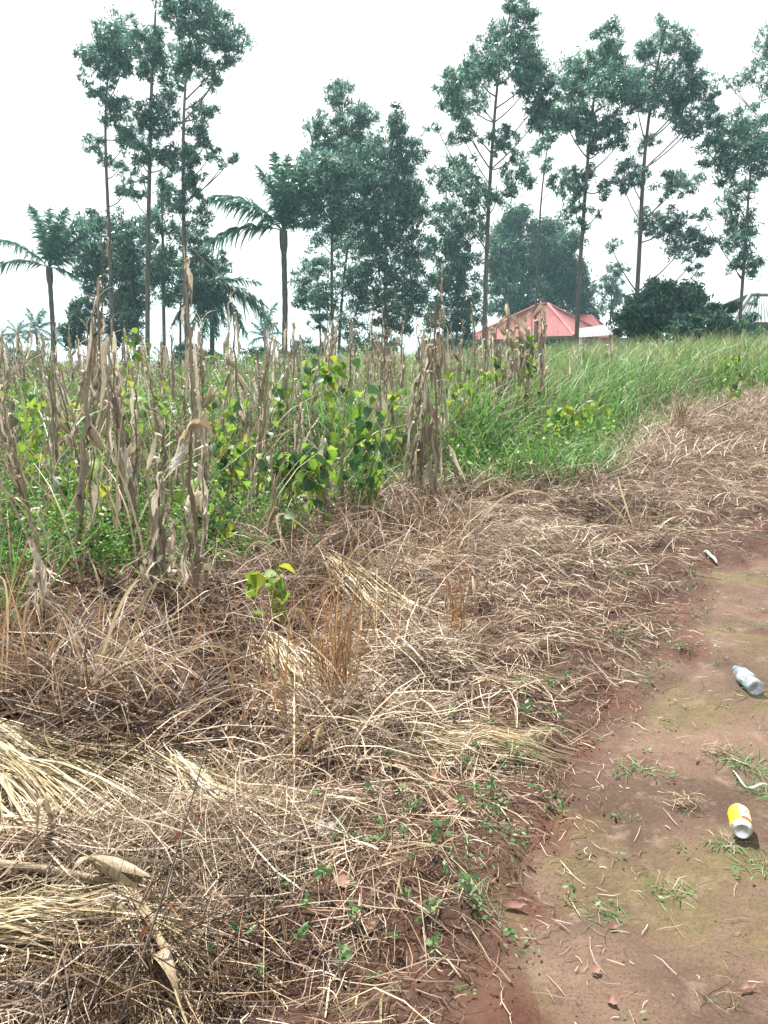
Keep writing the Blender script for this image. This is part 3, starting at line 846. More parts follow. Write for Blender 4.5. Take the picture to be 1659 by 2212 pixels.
palm('small distant oil palm with fan of fronds left of the middle palm', 572, 728, 572, 768, 75,
     [(538, 712, .12, .4), (548, 690, .05, -.5), (572, 682, .0, .5), (598, 690, .06, -.4), (612, 715, .14, .3), (606, 742, .2, -.3), (536, 742, .2, .5), (590, 640, .1, .4), (560, 686, 0, .8)], 0.2, 7)
palm('small distant oil palm behind the tall left palm trunk', 118, 735, 118, 770, 80,
     [(90, 730, .14, .4), (100, 712, .08, -.5), (120, 704, .02, .5), (140, 712, .08, -.4), (150, 732, .16, .3), (145, 752, .2, -.3), (92, 752, .2, .3)], 0.2, 8)

# ------------------------------------------------------------------ thin haze
hz, nt, out = new_mat("haze_air")
pv = nt.nodes.new('ShaderNodeVolumePrincipled')
pv.inputs['Color'].default_value = (0.50, 0.90, 1.0, 1)
pv.inputs['Density'].default_value = 0.0007
pv.inputs['Anisotropy'].default_value = 0.3
nt.links.new(pv.outputs[0], out.inputs['Volume'])
g = Geo(); box(g, (0, 330, 11.5), (900, 810, 29))
hzo = g.build('haze', hz, None, smooth=False)
tag(hzo, None, None, None, 'stuff')
scene.cycles.volume_bounces = 0
# ------------------------------------------------------------------ ground vegetation that nobody could count
r = np.random.default_rng(21)
BIG = 2700
Z_STRAW = poly([(-250, 1560), (0, 1590), (300, 1640), (520, 1560), (640, 1400), (830, 1190), (1000, 1090), (1200, 1050), (1330, 1005), (1480, 930), (1750, 870), (1900, 900), (1800, 1120), (1659, 1160), (1540, 1215), (1480, 1300), (1425, 1385), (1330, 1505), (1240, 1640), (1160, 1790), (1070, 1960), (985, 2230), (900, BIG), (-700, BIG)])
Z_DARK = poly([(-300, 1280), (0, 1270), (400, 1265), (650, 1190), (900, 1095), (1000, 1090), (830, 1190), (640, 1400), (520, 1560), (300, 1640), (0, 1590), (-250, 1560)])
Z_MAIZE = poly([(-200, 1290), (60, 1290), (330, 1270), (560, 1200), (720, 1120), (900, 1075), (1030, 1030), (1180, 985), (1180, 850), (1100, 805), (900, 790), (-300, 790)])
Z_GRASS = poly([(840, 1085), (960, 1068), (1120, 1062), (1255, 1038), (1340, 985), (1455, 915), (1570, 868), (1760, 845)])
Z_GRASS = np.vstack([Z_GRASS, [24, 22], [30, 40], [-2, 40], [-4, 22], [-2.5, 12]])
Z_BACK = np.array([[-26, 34], [-19, 15], [-11, 10.5], [-6, 9.2], [-1.5, 10], [0, 14], [1, 36]])

# straw mat
g = Geo()
n = 60000
q = sample(Z_STRAW, n, r, 2.6)
keep = np.clip(0.60 + 0.45 * wav(q[:, 0], q[:, 1], 0.55, 51), 0.06, 1) * np.clip(0.10 + 0.62 * segdist(EDGE, q[:, 0], q[:, 1]), 0, 1) > r.uniform(0, 1, n)
q = q[keep]; n = len(q)
L = r.gamma(2.2, 0.05, n) + 0.03
straws(g, q, L, r.uniform(0.0009, 0.0026, n) * np.clip(0.25 + 0.25 * q[:, 1], .6, 1), r, 4, 0.011, 0.26)
q = sample(Z_STRAW, 15000, r, 12.0)
q = q[np.clip(0.55 + 0.5 * wav(q[:, 0], q[:, 1], 1.1, 52), 0.08, 1) * np.clip(.15 + .7 * segdist(EDGE, q[:, 0], q[:, 1]), 0, 1) > r.uniform(0, 1, 15000)]; n = len(q)
straws(g, q, r.gamma(2.0, 0.04, n) + 0.03, r.uniform(0.0012, 0.0030, n), r, 4, 0.014, 0.3)
gb_ = Geo(); n = 3800; q = sample(Z_STRAW, n, r, 3.2); q = q[np.clip(.1 + .6 * segdist(EDGE, q[:, 0], q[:, 1]), 0, 1) > r.uniform(0, 1, n)]; n = len(q)
straws(gb_, q, r.uniform(.03, .14, n), r.uniform(.0012, .0032, n), r, 4, 0.012, 0.2)
tag(gb_.build('broken_blades', M['straw_pale']), 'flat broken dry leaf blades among the cut straw', None, None, 'stuff')
tag(g.build('straw_litter', M['straw']), 'cut dry straw strewn thickly over the ground beside the path', None, None, 'stuff')
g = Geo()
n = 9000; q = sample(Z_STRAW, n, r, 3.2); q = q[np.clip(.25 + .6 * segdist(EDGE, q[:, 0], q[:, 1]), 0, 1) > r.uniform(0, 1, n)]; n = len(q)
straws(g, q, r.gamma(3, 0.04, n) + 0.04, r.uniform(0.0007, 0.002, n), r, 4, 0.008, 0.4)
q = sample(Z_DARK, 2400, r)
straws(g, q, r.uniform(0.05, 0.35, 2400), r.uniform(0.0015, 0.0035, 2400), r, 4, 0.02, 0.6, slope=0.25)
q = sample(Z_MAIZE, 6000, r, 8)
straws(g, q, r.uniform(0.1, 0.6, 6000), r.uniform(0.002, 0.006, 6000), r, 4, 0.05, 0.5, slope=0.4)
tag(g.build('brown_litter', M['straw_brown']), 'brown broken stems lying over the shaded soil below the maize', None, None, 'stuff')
# short chaff filling the gaps
g = Geo()
q = sample(Z_STRAW, 24000, r, 2.8)
straws(g, q, r.gamma(2, 0.016, 24000) + 0.012, r.uniform(0.0007, 0.002, 24000), r, 3, 0.004, 0.9, slope=0.1)
tag(g.build('chaff', M['straw_brown']), 'fine brown chaff between the cut straws', None, None, 'stuff')
# thin bits of straw and rootlets on the trodden path
g = Geo()
q = sample(PATH[np.array([*range(len(EDGE)), len(EDGE)])], 2600, r, 3.0)
e_ = r.integers(1, 9, 1800); f_ = r.uniform(0, 1, (1800, 1)); q = np.vstack([q, EDGE[e_] * (1 - f_) + EDGE[e_ + 1] * f_ + r.normal(0, 0.2, (1800, 2))])
straws(g, q, r.gamma(1.6, 0.022, len(q)) + 0.008, r.uniform(0.0005, 0.0014, len(q)), r, 4, 0.002, 0.45, slope=0.02)
tag(g.build('path_litter', M['straw']), 'scattered bits of straw on the brown path', None, None, 'stuff')

# dry standing and leaning stems in the shaded strip
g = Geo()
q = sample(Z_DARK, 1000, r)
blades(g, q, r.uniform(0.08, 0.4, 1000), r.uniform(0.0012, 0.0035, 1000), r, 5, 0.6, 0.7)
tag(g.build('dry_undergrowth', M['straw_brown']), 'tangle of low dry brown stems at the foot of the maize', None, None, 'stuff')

# tall green grass
g = Geo()
N1 = 45000
q = sample(Z_GRASS, N1, r, 9.0)
d = np.hypot(q[:, 0], q[:, 1])
edge = np.clip(segdist(Z_GRASS[:8], q[:, 0], q[:, 1]) / 1.6, 0.25, 1)
h = r.uniform(0.55, 1.15, N1) * edge * (1 + 0.18 * wav(q[:, 0], q[:, 1], 2.6, 31))
w_ = r.uniform(0.0035, 0.007, N1) * (1 + d / 22)
lt = (wav(q[:, 0], q[:, 1], 3.2, 35) + 0.06 * (d - 9) + r.normal(0, .5, N1)) > 0.8
g2 = Geo(); blades(g2, q[lt], h[lt] * r.uniform(.7, 1.25, lt.sum()), w_[lt] * .8, r, 5, 0.28, 0.5)
tag(g2.build('pale_grass', M['grass_light']), 'paler yellowing grass mixed through the green rise', None, None, 'stuff')
blades(g, q[~lt], h[~lt], w_[~lt], r, 5, 0.26, 0.5)
q = sample(Z_BACK, 20000, r, 13)
d = np.hypot(q[:, 0], q[:, 1])
h = r.uniform(0.5, 1.0, 20000) * (1 + 0.25 * wav(q[:, 0], q[:, 1], 2.2, 33)) * np.clip(1.15 - d * 0.012, .6, 1)
blades(g, q, h, r.uniform(0.005, 0.009, 20000) * (1 + d / 22), r, 5, 0.25, 0.5)
q = sample(Z_MAIZE, 9000, r, 9)
blades(g, q, r.uniform(0.2, 0.75, 9000), r.uniform(0.003, 0.007, 9000), r, 5, 0.3, 0.6)
tag(g.build('tall_grass', M['grass']), 'tall green grass covering the rise behind the maize', None, None, 'stuff')
# seed stems over the grass
g = Geo()
NS = 7500
q = sample(Z_GRASS, NS, r, 12)
d = np.hypot(q[:, 0], q[:, 1])
edge = np.clip(segdist(Z_GRASS[:8], q[:, 0], q[:, 1]) / 1.6, 0.3, 1)
blades(g, q, r.uniform(0.7, 1.3, NS) * edge, r.uniform(0.0018, 0.0036, NS) * (1 + d / 14), r, 5, 0.2, 0.25)
q = sample(Z_BACK, 3500, r, 13)
blades(g, q, r.uniform(0.5, 1.2, 3500), r.uniform(0.004, 0.008, 3500), r, 5, 0.2, 0.25)
q = sample(Z_MAIZE, 9000, r, 9)
blades(g, q, r.uniform(0.3, 1.35, 9000), r.uniform(0.0025, 0.009, 9000), r, 5, 0.2, 0.35)
tag(g.build('dry_stems', M['straw_grey']), 'thin dry stems standing among the maize and green grass', None, None, 'stuff')


def leafmass(g, q, hmax, size, r, stems=None):
    n = len(q)
    z = H(q[:, 0], q[:, 1]) + r.uniform(0.02, 1, n) ** 0.8 * hmax
    c = np.stack([q[:, 0], q[:, 1], z], 1)
    a = rand_dirs(r, n, -0.7, 0.5)
    s = nrm(np.cross(a, rand_dirs(r, n)))
    sz = r.uniform(0.6, 1.4, (n, 1)) * size
    diamonds(g, c, a * sz, s * sz * 0.42)


# brown fringe where the cut straw meets the standing plants
g = Geo()
FR = np.vstack([poly([(-100, 1300), (60, 1290), (330, 1275), (560, 1205), (720, 1125), (840, 1090)]), Z_GRASS[:8]])
n = 3600
e_ = np.maximum(r.integers(0, len(FR) - 1, n), r.integers(0, len(FR) - 1, n)); f_ = r.uniform(0, 1, (n, 1))
q = FR[e_] * (1 - f_) + FR[e_ + 1] * f_ + r.normal(0, 0.22, (n, 2))
blades(g, q, r.uniform(0.06, 0.42, n), r.uniform(0.0014, 0.004, n), r, 5, 0.45, 0.6)
straws(g, q, r.uniform(0.08, 0.35, n), r.uniform(0.0015, 0.0035, n), r, 4, 0.04, 0.6, slope=0.3)
tag(g.build('dry_fringe', M['straw']), 'fringe of dry stems where cut straw meets the standing plants', None, None, 'stuff')
# rough grass on the far field
g = Geo()
q = r.uniform((-46, 26), (46, 75), (8000, 2))
blades(g, q, r.uniform(0.3, 0.8, 8000), r.uniform(0.03, 0.06, 8000), r, 5, 0.3, 0.5)
tag(g.build('far_grass', M['grass']), 'rough green grass on the far field under the trees', None, None, 'stuff')

# leafy weeds in the maize
g = Geo()
Z_FERN = poly([(-150, 1310), (40, 1275), (260, 1270), (330, 1180), (300, 1060), (180, 960), (-200, 960)])
n = 52000
q = sample(Z_FERN, n, r)
bump = np.clip(0.6 + 0.4 * wav(q[:, 0], q[:, 1], 0.8, 41), 0.15, 1.5)
leafmass(g, q, 0.45 * bump, 0.019, r)
Z_W2 = poly([(330, 1270), (600, 1190), (760, 1100), (900, 1060), (860, 980), (600, 980), (320, 1060)])
q = sample(Z_W2, 16000, r)
leafmass(g, q, 0.30 * np.clip(0.5 + 0.5 * wav(q[:, 0], q[:, 1], 0.7, 42), 0.1, 1.4), 0.02, r)
q = sample(Z_MAIZE, 60000, r, 9)
leafmass(g, q, 0.72 * np.clip(0.55 + 0.45 * wav(q[:, 0], q[:, 1], 1.3, 43), 0.1, 1.5), 0.026, r)
q = sample(Z_BACK, 30000, r, 13)
leafmass(g, q, 1.2 * np.clip(0.6 + 0.4 * wav(q[:, 0], q[:, 1], 2.4, 44), 0.1, 1.4), 0.05, r)
q = sample(poly([(960, 1068), (1120, 1062), (1255, 1038), (1340, 985), (1300, 940), (1000, 960)]), 5000, r)
leafmass(g, q, 0.5 * np.clip(0.6 + 0.4 * wav(q[:, 0], q[:, 1], 0.9, 45), 0.1, 1.4), 0.03, r)
tag(g.build('leafy_weeds', M['weed'], smooth=False), 'low bright green leafy weeds growing between the maize stalks', None, None, 'stuff')

# short brown grass where straw meets green on the right
g = Geo()
Z_R = poly([(1250, 1045), (1345, 985), (1460, 905), (1580, 862), (1780, 845), (1800, 960), (1500, 1000), (1300, 1060)])
q = sample(Z_R, 6500, r)
blades(g, q, r.uniform(0.05, 0.32, 6500), r.uniform(0.002, 0.005, 6500), r, 5, 0.7, 0.9)
tag(g.build('short_dry_grass', M['straw']), 'short flattened dry grass below the green rise', None, None, 'stuff')

# small green regrowth in the far straw
g = Geo()
q = np.vstack([sample(Z_R, 2600, r), sample(poly([(1000, 1085), (1250, 1050), (1460, 915), (1659, 880), (1659, 1080), (1450, 1200), (1100, 1280), (950, 1180)]), 2600, r)])
k_ = (wav(q[:, 0], q[:, 1], 0.9, 55) + r.normal(0, .4, len(q))) > 0.25; q = q[k_]
blades(g, q, r.uniform(0.02, 0.11, len(q)), r.uniform(0.0012, 0.003, len(q)), r, 5, 0.8, 0.9)
tag(g.build('green_regrowth', M['grass']), 'short green blades coming up through the far straw', None, None, 'stuff')
# creeping green weeds along the path edge
g = Geo()
n = 900
e_ = r.integers(1, 8, n); f_ = r.uniform(0, 1, (n, 1))
q = EDGE[e_] * (1 - f_) + EDGE[e_ + 1] * f_ + r.normal(0, 0.30, (n, 2)) + np.array([-.12, .05])
q = np.vstack([q, sample(PATH, 260, r, 2.6)])
q = q[(wav(q[:, 0], q[:, 1], 0.35, 81) + r.normal(0, .3, len(q))) > .35]
q = np.repeat(q, 7, 0) + r.normal(0, .018, (len(q) * 7, 2)); n = len(q)
c = np.stack([q[:, 0], q[:, 1], H(q[:, 0], q[:, 1]) + .006 + r.uniform(0, .018, n)], 1)
a = rand_dirs(r, n, -.2, .6); s_ = nrm(np.cross(a, rand_dirs(r, n, .3, 1)))
sz = r.uniform(.5, 1.2, (n, 1))
diamonds(g, c, a * .010 * sz, s_ * .0042 * sz)
tag(g.build('creeping_weeds', M['sprout'], smooth=False), 'tiny creeping green weeds along the path edge', None, None, 'stuff')

# ------------------------------------------------------------------ dry maize


def leaf_curve(r, z0, L, hug, az, K=9):
    t = np.linspace(0, 1, K)
    rad = 0.012 + hug * (1 - np.exp(-4 * t)) * (1 - 0.35 * t)
    up = r.uniform(0.02, 0.10)
    z = z0 + up * 4 * t * np.clip(0.7 - t, 0, 1) - L * np.clip(t - 0.12, 0, 1) ** 1.25
    a = az + r.normal(0, 0.5) * t + 0.25 * np.sin(t * r.uniform(3, 8) + r.uniform(0, 6))
    P = np.stack([rad * np.cos(a), rad * np.sin(a), z], 1)
    P[1:] += r.normal(0, 0.009, (K - 1, 3))
    tw = r.normal(0, 2.2) * t + r.normal(0, 0.5)
    T = nrm(np.gradient(P, axis=0))
    S0 = np.stack([-np.sin(a), np.cos(a), np.zeros(K)], 1)
    D0 = nrm(np.cross(S0, T))
    S = S0 * np.cos(tw)[:, None] + D0 * np.sin(tw)[:, None]
    W = r.uniform(0.011, 0.027) * np.interp(t, [0, .12, .4, .75, 1], [.55, .8, 1, .7, .06])
    return P, W, S, nrm(np.cross(S, T))


def maize_parts(r, hgt=2.0, leanv=(0, 0), fold=None, nleaf=8, ears=1, thick=0.012, hug=0.07, foldlen=0.5, foldaz=None, earz=None):
    """list of (part name, mesh); base at the origin"""
    K = 14
    t = np.linspace(0, 1, K)
    wob = r.normal(0, 0.012, (K, 2)); wob[0] = 0
    P = np.stack([leanv[0] * t + wob[:, 0], leanv[1] * t + wob[:, 1], hgt * t], 1)
    R = thick * np.interp(t, [0, .3, .8, 1], [1.15, 1, .6, .25]) * (1 + 0.14 * (np.arange(K) % 2))
    if fold:
        a = r.uniform(0, 6.28) if foldaz is None else foldaz
        s = np.linspace(0.15, 1, 6)[:, None]
        F = P[-1] + np.array([math.cos(a), math.sin(a), 0]) * s * foldlen * 0.75 + np.array([0, 0, 1]) * (0.05 - s * foldlen * fold)
        P = np.vstack([P, F]); R = np.concatenate([R, np.linspace(R[-1], 0.003, 6)])
    out = []
    g = Geo(); tube(g, P, R, 6); out.append(('stem', g.mesh('stem', M['maize_stem'])))
    nleaf = int(nleaf * 1.5)
    for i in range(nleaf):
        z0 = hgt * (0.10 + 0.86 * (i + r.uniform(0, 0.9)) / nleaf)
        L = min(r.uniform(0.25, 0.75), z0 * 0.95)
        p, W, S, D = leaf_curve(r, z0, L, hug * r.uniform(0.5, 1.6), r.uniform(0, 6.28))
        p[:, 0] += np.interp(p[:, 2], [0, hgt], [0, leanv[0]]); p[:, 1] += np.interp(p[:, 2], [0, hgt], [0, leanv[1]])
        g = Geo(); ribbon3(g, p, W, S, D, r.uniform(0.2, 0.8))
        out.append(('leaf', g.mesh('leaf', M['maize_leaf'])))
    if not fold and nleaf > 4:
        n = int(r.integers(3, 6))
        a = r.uniform(0, 6.28, n); L = r.uniform(.08, .22, n); q = np.linspace(0, 1, 5)
        B = P[-1][None] - np.array([0, 0, 1.0]) * r.uniform(0, .12, (n, 1))
        D = np.stack([np.cos(a) * .35, np.sin(a) * .35, np.ones(n)], 1)
        TP = B[:, None] + D[:, None] * (L[:, None] * q)[..., None] + np.stack([np.cos(a), np.sin(a), -np.ones(n)], 1)[:, None] * (L[:, None] * .4 * q ** 2 * r.uniform(0, 1.4, (n, 1)))[..., None]
        g = Geo(); ribbons(g, TP, np.full((n, 5), .0028) * np.array([1.3, 1, 1, .8, .3]), nrm(r.normal(0, 1, (n, 1, 3))).repeat(5, 1))
        out.append(('tassel', g.mesh('tassel', M['maize_leaf'])))
    for e in range(ears):
        z0 = hgt * (r.uniform(0.42, 0.7) if earz is None else r.uniform(*earz)); a = r.uniform(0, 6.28)
        d = np.array([math.cos(a) * 0.5, math.sin(a) * 0.5, r.choice([-0.85, 0.7])]); d /= np.linalg.norm(d)
        b = np.array([leanv[0] * z0 / hgt, leanv[1] * z0 / hgt, z0]) + np.array([math.cos(a), math.sin(a), 0]) * 0.015
        out.append(('husk', husk_mesh(r, b, d, r.uniform(0.17, 0.24), 0.024)))
    return out


def husk_mesh(r, b, d, L, rad, mat='husk'):
    g = Geo()
    t = np.linspace(0, 1, 9)
    tube(g, b + d * (L * t)[:, None], rad * np.array([.35, .8, 1, 1, .95, .85, .65, .4, .08]), 8, False)
    a = nrm(np.cross(d, [0.3, 0.2, 1.0])); c = np.cross(d, a)
    for i in range(6):
        ph = i * 1.05 + r.uniform(-.3, .3)
        o = a * math.cos(ph) + c * math.sin(ph)
        s = -a * math.sin(ph) + c * math.cos(ph)
        q = np.linspace(0, 1, 7)
        flare = r.uniform(0.0, 0.05)
        P = b + d * (L * 1.15 * q)[:, None] + o * (rad * np.array([.5, 1.0, 1.15, 1.12, 1, .7, .3]) + flare * q ** 2)[:, None]
        ribbon3(g, P, rad * np.array([.5, .8, .9, .85, .7, .4, .08]), np.repeat(s[None], 7, 0), np.repeat(-o[None], 7, 0), 0.35)
    return g.mesh('husk', M[mat])


def plant_maize(parts, loc, label, group=None, rz=0.0, sc=1.0, name='maize_stalk', cat='maize'):
    t = empty(name, loc, label, cat, group, rz)
    t.scale = (sc, sc, sc)
    for nm, me in parts:
        link(nm, me, t)
    return t


def hero(ub, vb, ut, vt, label, dy=0.0, **kw):
    """a single stalk given by where its foot and its top stand"""
    b = gp(ub, vb)
    tp = at(ut, vt, b[1] + dy)
    seed = kw.pop('seed', int(ub * 7 + vt))
    rr = np.random.default_rng(seed)
    return plant_maize(maize_parts(rr, tp[2] - b[2], (tp[0] - b[0], tp[1] - b[1]), **kw), b, label, 'dry maize stalks')


hero(165, 1235, 203, 640, 'tall maize stalk at the left whose thin bent tip crosses the left eucalyptus trunk', nleaf=9, ears=1, thick=0.017)
hero(196, 1010, 232, 470, 'tallest thin maize stalk, straight up before the leftmost tall tree trunk', nleaf=7, ears=0, thick=0.012, hug=0.04)
hero(232, 1120, 240, 690, 'thick leaf wrapped maize stalk with a pale husk right of the tall left stalk', nleaf=11, ears=2, thick=0.016)
hero(432, 1090, 396, 530, 'tall maize stalk with a long broken top drooping to the right', nleaf=9, ears=0, thick=0.016, fold=0.75, foldlen=0.62, foldaz=0.0, hug=0.05)
hero(525, 1010, 498, 632, 'maize stalk with a big pale husk flag hanging near its top', nleaf=10, ears=2, thick=0.014)
hero(420, 1290, 412, 925, 'short front maize stalk topped with a large limp dry leaf and white silk', nleaf=9, ears=1, thick=0.018, hug=0.11)
hero(352, 1275, 350, 1030, 'broken front maize stump with long curling leaves left of the silk topped stalk', nleaf=6, ears=0, thick=0.017, hug=0.13)
hero(322, 1270, 358, 900, 'leaning front maize stalk behind the broken stump with curling leaves', nleaf=8, ears=0, thick=0.014, hug=0.08)
hero(112, 1330, 58, 1092, 'grey maize stalk at the left front, snapped with its top lying sideways', nleaf=4, ears=0, thick=0.016, fold=0.12, foldlen=0.38, foldaz=math.pi)
hero(705, 1120, 700, 930, 'grey brown maize stump behind the green bean leaves in the middle', nleaf=8, ears=0, thick=0.02, hug=0.05)
hero(735, 1110, 742, 950, 'reddish maize stump right of the grey stump among the bean leaves', nleaf=6, ears=0, thick=0.02, hug=0.05)
hero(612, 960, 618, 700, 'maize stalk standing straight below the middle palm trunk', nleaf=7, ears=0, thick=0.014)
hero(636, 950, 634, 682, 'maize stalk with a split pointed top just right of the palm trunk', nleaf=8, ears=0, thick=0.014)
hero(905, 1085, 930, 690, 'tall middle maize stalk wrapped in a thick skirt of grey hanging leaves', nleaf=16, ears=1, thick=0.016, hug=0.09)
hero(945, 1090, 938, 652, 'slim maize stalk leaning into the leaf skirted middle stalk', nleaf=14, ears=0, thick=0.013, hug=0.09)
hero(880, 1080, 918, 780, 'short maize stalk at the left foot of the leaf skirted middle stalk', nleaf=13, ears=0, thick=0.014, hug=0.1)
hero(1008, 1075, 938, 900, 'dark maize stem propped slantwise against the leaf skirted middle stalk', nleaf=3, ears=0, thick=0.013, hug=0.04)
hero(965, 960, 955, 580, 'thin high maize tassel stem right behind the leaf skirted middle stalk', nleaf=8, ears=0, thick=0.012, hug=0.05)
hero(1035, 940, 1052, 690, 'maize stalk at the left edge of the pale husk group by the red roof', nleaf=9, ears=1, thick=0.013)
hero(1085, 945, 1100, 665, 'maize stalk with pale folded husks in front of the red roof', nleaf=10, ears=4, thick=0.014, hug=0.08, earz=(.72, 1.0))
hero(1118, 950, 1122, 690, 'maize stalk loaded with several pale husks before the red roof', nleaf=11, ears=4, thick=0.014, hug=0.08, earz=(.7, .98))
hero(1068, 955, 1072, 690, 'maize stalk with hanging husks left of the pale folded husks', nleaf=12, ears=3, thick=0.014, hug=0.09, earz=(.7, .95))
hero(1100, 960, 1108, 735, 'short maize stalk tucked under the pale folded husks', nleaf=13, ears=2, thick=0.014, hug=0.1, earz=(.75, 1.0))
hero(1150, 950, 1135, 720, 'left leaning maize stalk crossing the rightmost pointed stalk', nleaf=12, ears=2, thick=0.014, hug=0.09, earz=(.75, 1.0))
hero(1130, 960, 1152, 668, 'rightmost tall maize stalk with pointed top beside the red roof ridge', nleaf=11, ears=3, thick=0.014, hug=0.08, earz=(.7, .95))
hero(1312, 850, 1316, 715, 'lone grey maize stalk in the grass before the zinc shed', nleaf=6, ears=1, thick=0.016)
hero(1266, 870, 1260, 742, 'short maize stub in the grass left of the zinc shed stalk', nleaf=3, ears=0, thick=0.014)
hero(1458, 820, 1455, 700, 'bare forked stick standing before the round dark tree', nleaf=1, ears=0, thick=0.014, hug=0.02)
hero(1585, 840, 1596, 760, 'leaning bare maize stem in the green grass at the right', nleaf=2, ears=0, thick=0.016, hug=0.03)
hero(1485, 880, 1502, 800, 'straw coloured leaning stem left of the slanted grass pole', nleaf=2, ears=0, thick=0.014, hug=0.03)
hero(755, 930, 757, 668, 'thin maize stalk behind the yellowing bean leaf', nleaf=8, ears=0, thick=0.012)
hero(805, 930, 806, 640, 'thin pointed maize stalk right of the yellowing bean leaf', nleaf=9, ears=1, thick=0.012)
hero(828, 925, 836, 690, 'maize stalk with folded top among dense dry leaves left of the tall middle stalk', nleaf=10, ears=1, thick=0.013, fold=0.9, foldlen=0.3)
hero(120, 1040, 122, 870, 'dark maize stub hung with green leaves at the left', nleaf=5, ears=1, thick=0.018)
hero(560, 1000, 560, 800, 'short wide maize stub right of the flagged husk stalk', nleaf=8, ears=0, thick=0.015)
hero(655, 1010, 648, 835, 'maize stub wrapped in brown leaves above the bean leaves', nleaf=10, ears=0, thick=0.016)
hero(862, 1000, 870, 890, 'dark grey maize stub left of the leaf skirted middle stalk', nleaf=5, ears=0, thick=0.016)

protos, protos_h, protos_e, protos_f, protos_l = [], [], [], [], []
for i in range(14):
    rr = np.random.default_rng(300 + i)
    protos_h.append(rr.uniform(1.35, 2.05)); protos_f.append(rr.choice([None, 0.8, 0.3]) if i % 3 == 0 else None); protos_e.append(int(rr.integers(0, 2)))
    lv = tuple(rr.normal(0, 0.16, 2)); protos_l.append(lv)
    protos.append(maize_parts(rr, protos_h[i], lv, fold=protos_f[i], nleaf=int(rr.integers(6, 11)), ears=protos_e[i], thick=0.013, hug=rr.uniform(0.03, 0.09), foldlen=0.35))
Z_A = poly([(-150, 1215), (60, 1215), (330, 1190), (560, 1110), (720, 1060), (860, 1040), (820, 960), (-200, 985)])
Z_B = poly([(-60, 1000), (300, 1000), (820, 975), (1000, 965), (1165, 935), (1165, 865), (900, 862), (-60, 868)])
Z_C = poly([(-250, 868), (900, 862), (1165, 865), (1160, 838), (1100, 815), (-300, 815)])
zones = ((Z_A, 66, 0.24, 'front rows', 'front row maize stalks', 0.80), (Z_B, 178, 0.19, 'middle rows', 'middle row maize stalks', 0.95))
marks = ((-1e3, 60, 'at the left border'), (60, 175, 'under the tall left palm'), (175, 290, 'under the leftmost tall tree'), (290, 370, 'under the second tall tree'), (370, 470, 'under the forking tall tree'),
         (470, 570, 'under the drooping palm'), (570, 660, 'under the centre palm'), (660, 770, 'under the twin topped tree'), (770, 900, 'under the pointed middle tree'), (900, 1000, 'right of the middle trees'),
         (1000, 1090, 'under the broad crowned tree'), (1090, 1e4, 'before the red roof'))
taken = [np.array(o.location[:2]) for o in C.objects if o.get('category') == 'maize']
for Z, n, gap, row, grp, sc in zones:
    k, tries = 0, 0
    while k < n and tries < 9000:
        tries += 1
        q = sample(Z, 1, r)[0]
        if min(np.hypot(*(q - p)) for p in taken) < gap:
            continue
        taken.append(q)
        i = int(r.integers(0, 14)); f = float(r.uniform(0.58, 1.22))
        z = float(H(*q))
        u = CX + FPX * q[0] / (q[1] * cp - (z - CAM_H + 0.8) * sp)
        place = [m for lo, hi, m in marks if lo <= u < hi][0]
        look = ('tall ' if protos_h[i] * f > 1.72 else 'short ' if protos_h[i] * f < 1.4 else 'medium ') + ('husked' if protos_e[i] else 'huskless') + (' bent' if protos_f[i] else '')
        rz = float(r.uniform(0, 6.28))
        lx = protos_l[i][0] * math.cos(rz) - protos_l[i][1] * math.sin(rz)
        look += ' left leaning' if lx < -.07 else ' right leaning' if lx > .07 else ' upright'
        plant_maize(protos[i], (q[0], q[1], z - 0.02), look + ' maize stalk in the ' + row + ' ' + place, grp, rz, sc * f)
        k += 1

# stalks beyond the first 280: one mass at the back of the patch
def arrays(me):
    V = np.zeros(len(me.vertices) * 3, np.float32); me.vertices.foreach_get("co", V)
    Q = np.zeros(len(me.loops), np.int32); me.loops.foreach_get("vertex_index", Q)
    return V.reshape(-1, 3).astype(float), Q.reshape(-1, 4)


pa_ = [[(nm, *arrays(me)) for nm, me in p] for p in protos]
gs, gl_ = Geo(), Geo()
qs = np.vstack([sample(Z_C, 150, r), sample(Z_B, 190, r)])
for q in qs:
    p = pa_[int(r.integers(0, 14))]; a = r.uniform(0, 6.28); f = r.uniform(.45, 1.05) * ((.66 if r.random() > .12 else 1.0) if q[1] > 8 else .85)
    ca, sa = math.cos(a) * f, math.sin(a) * f
    o = np.array([q[0], q[1], float(H(*q)) - .02])
    for nm, V, Q in p:
        W = np.stack([V[:, 0] * ca - V[:, 1] * sa, V[:, 0] * sa + V[:, 1] * ca, V[:, 2] * f], 1) + o
        (gs if nm == 'stem' else gl_).add(W, Q)
for g_, m_, lab in ((gs, 'maize_stem', 'bare stems of the many maize stalks standing at the back of the patch'), (gl_, 'maize_leaf', 'dry leaves of the many maize stalks standing at the back of the patch')):
    tag(g_.build('back_maize', M[m_]), lab, None, None, 'stuff')

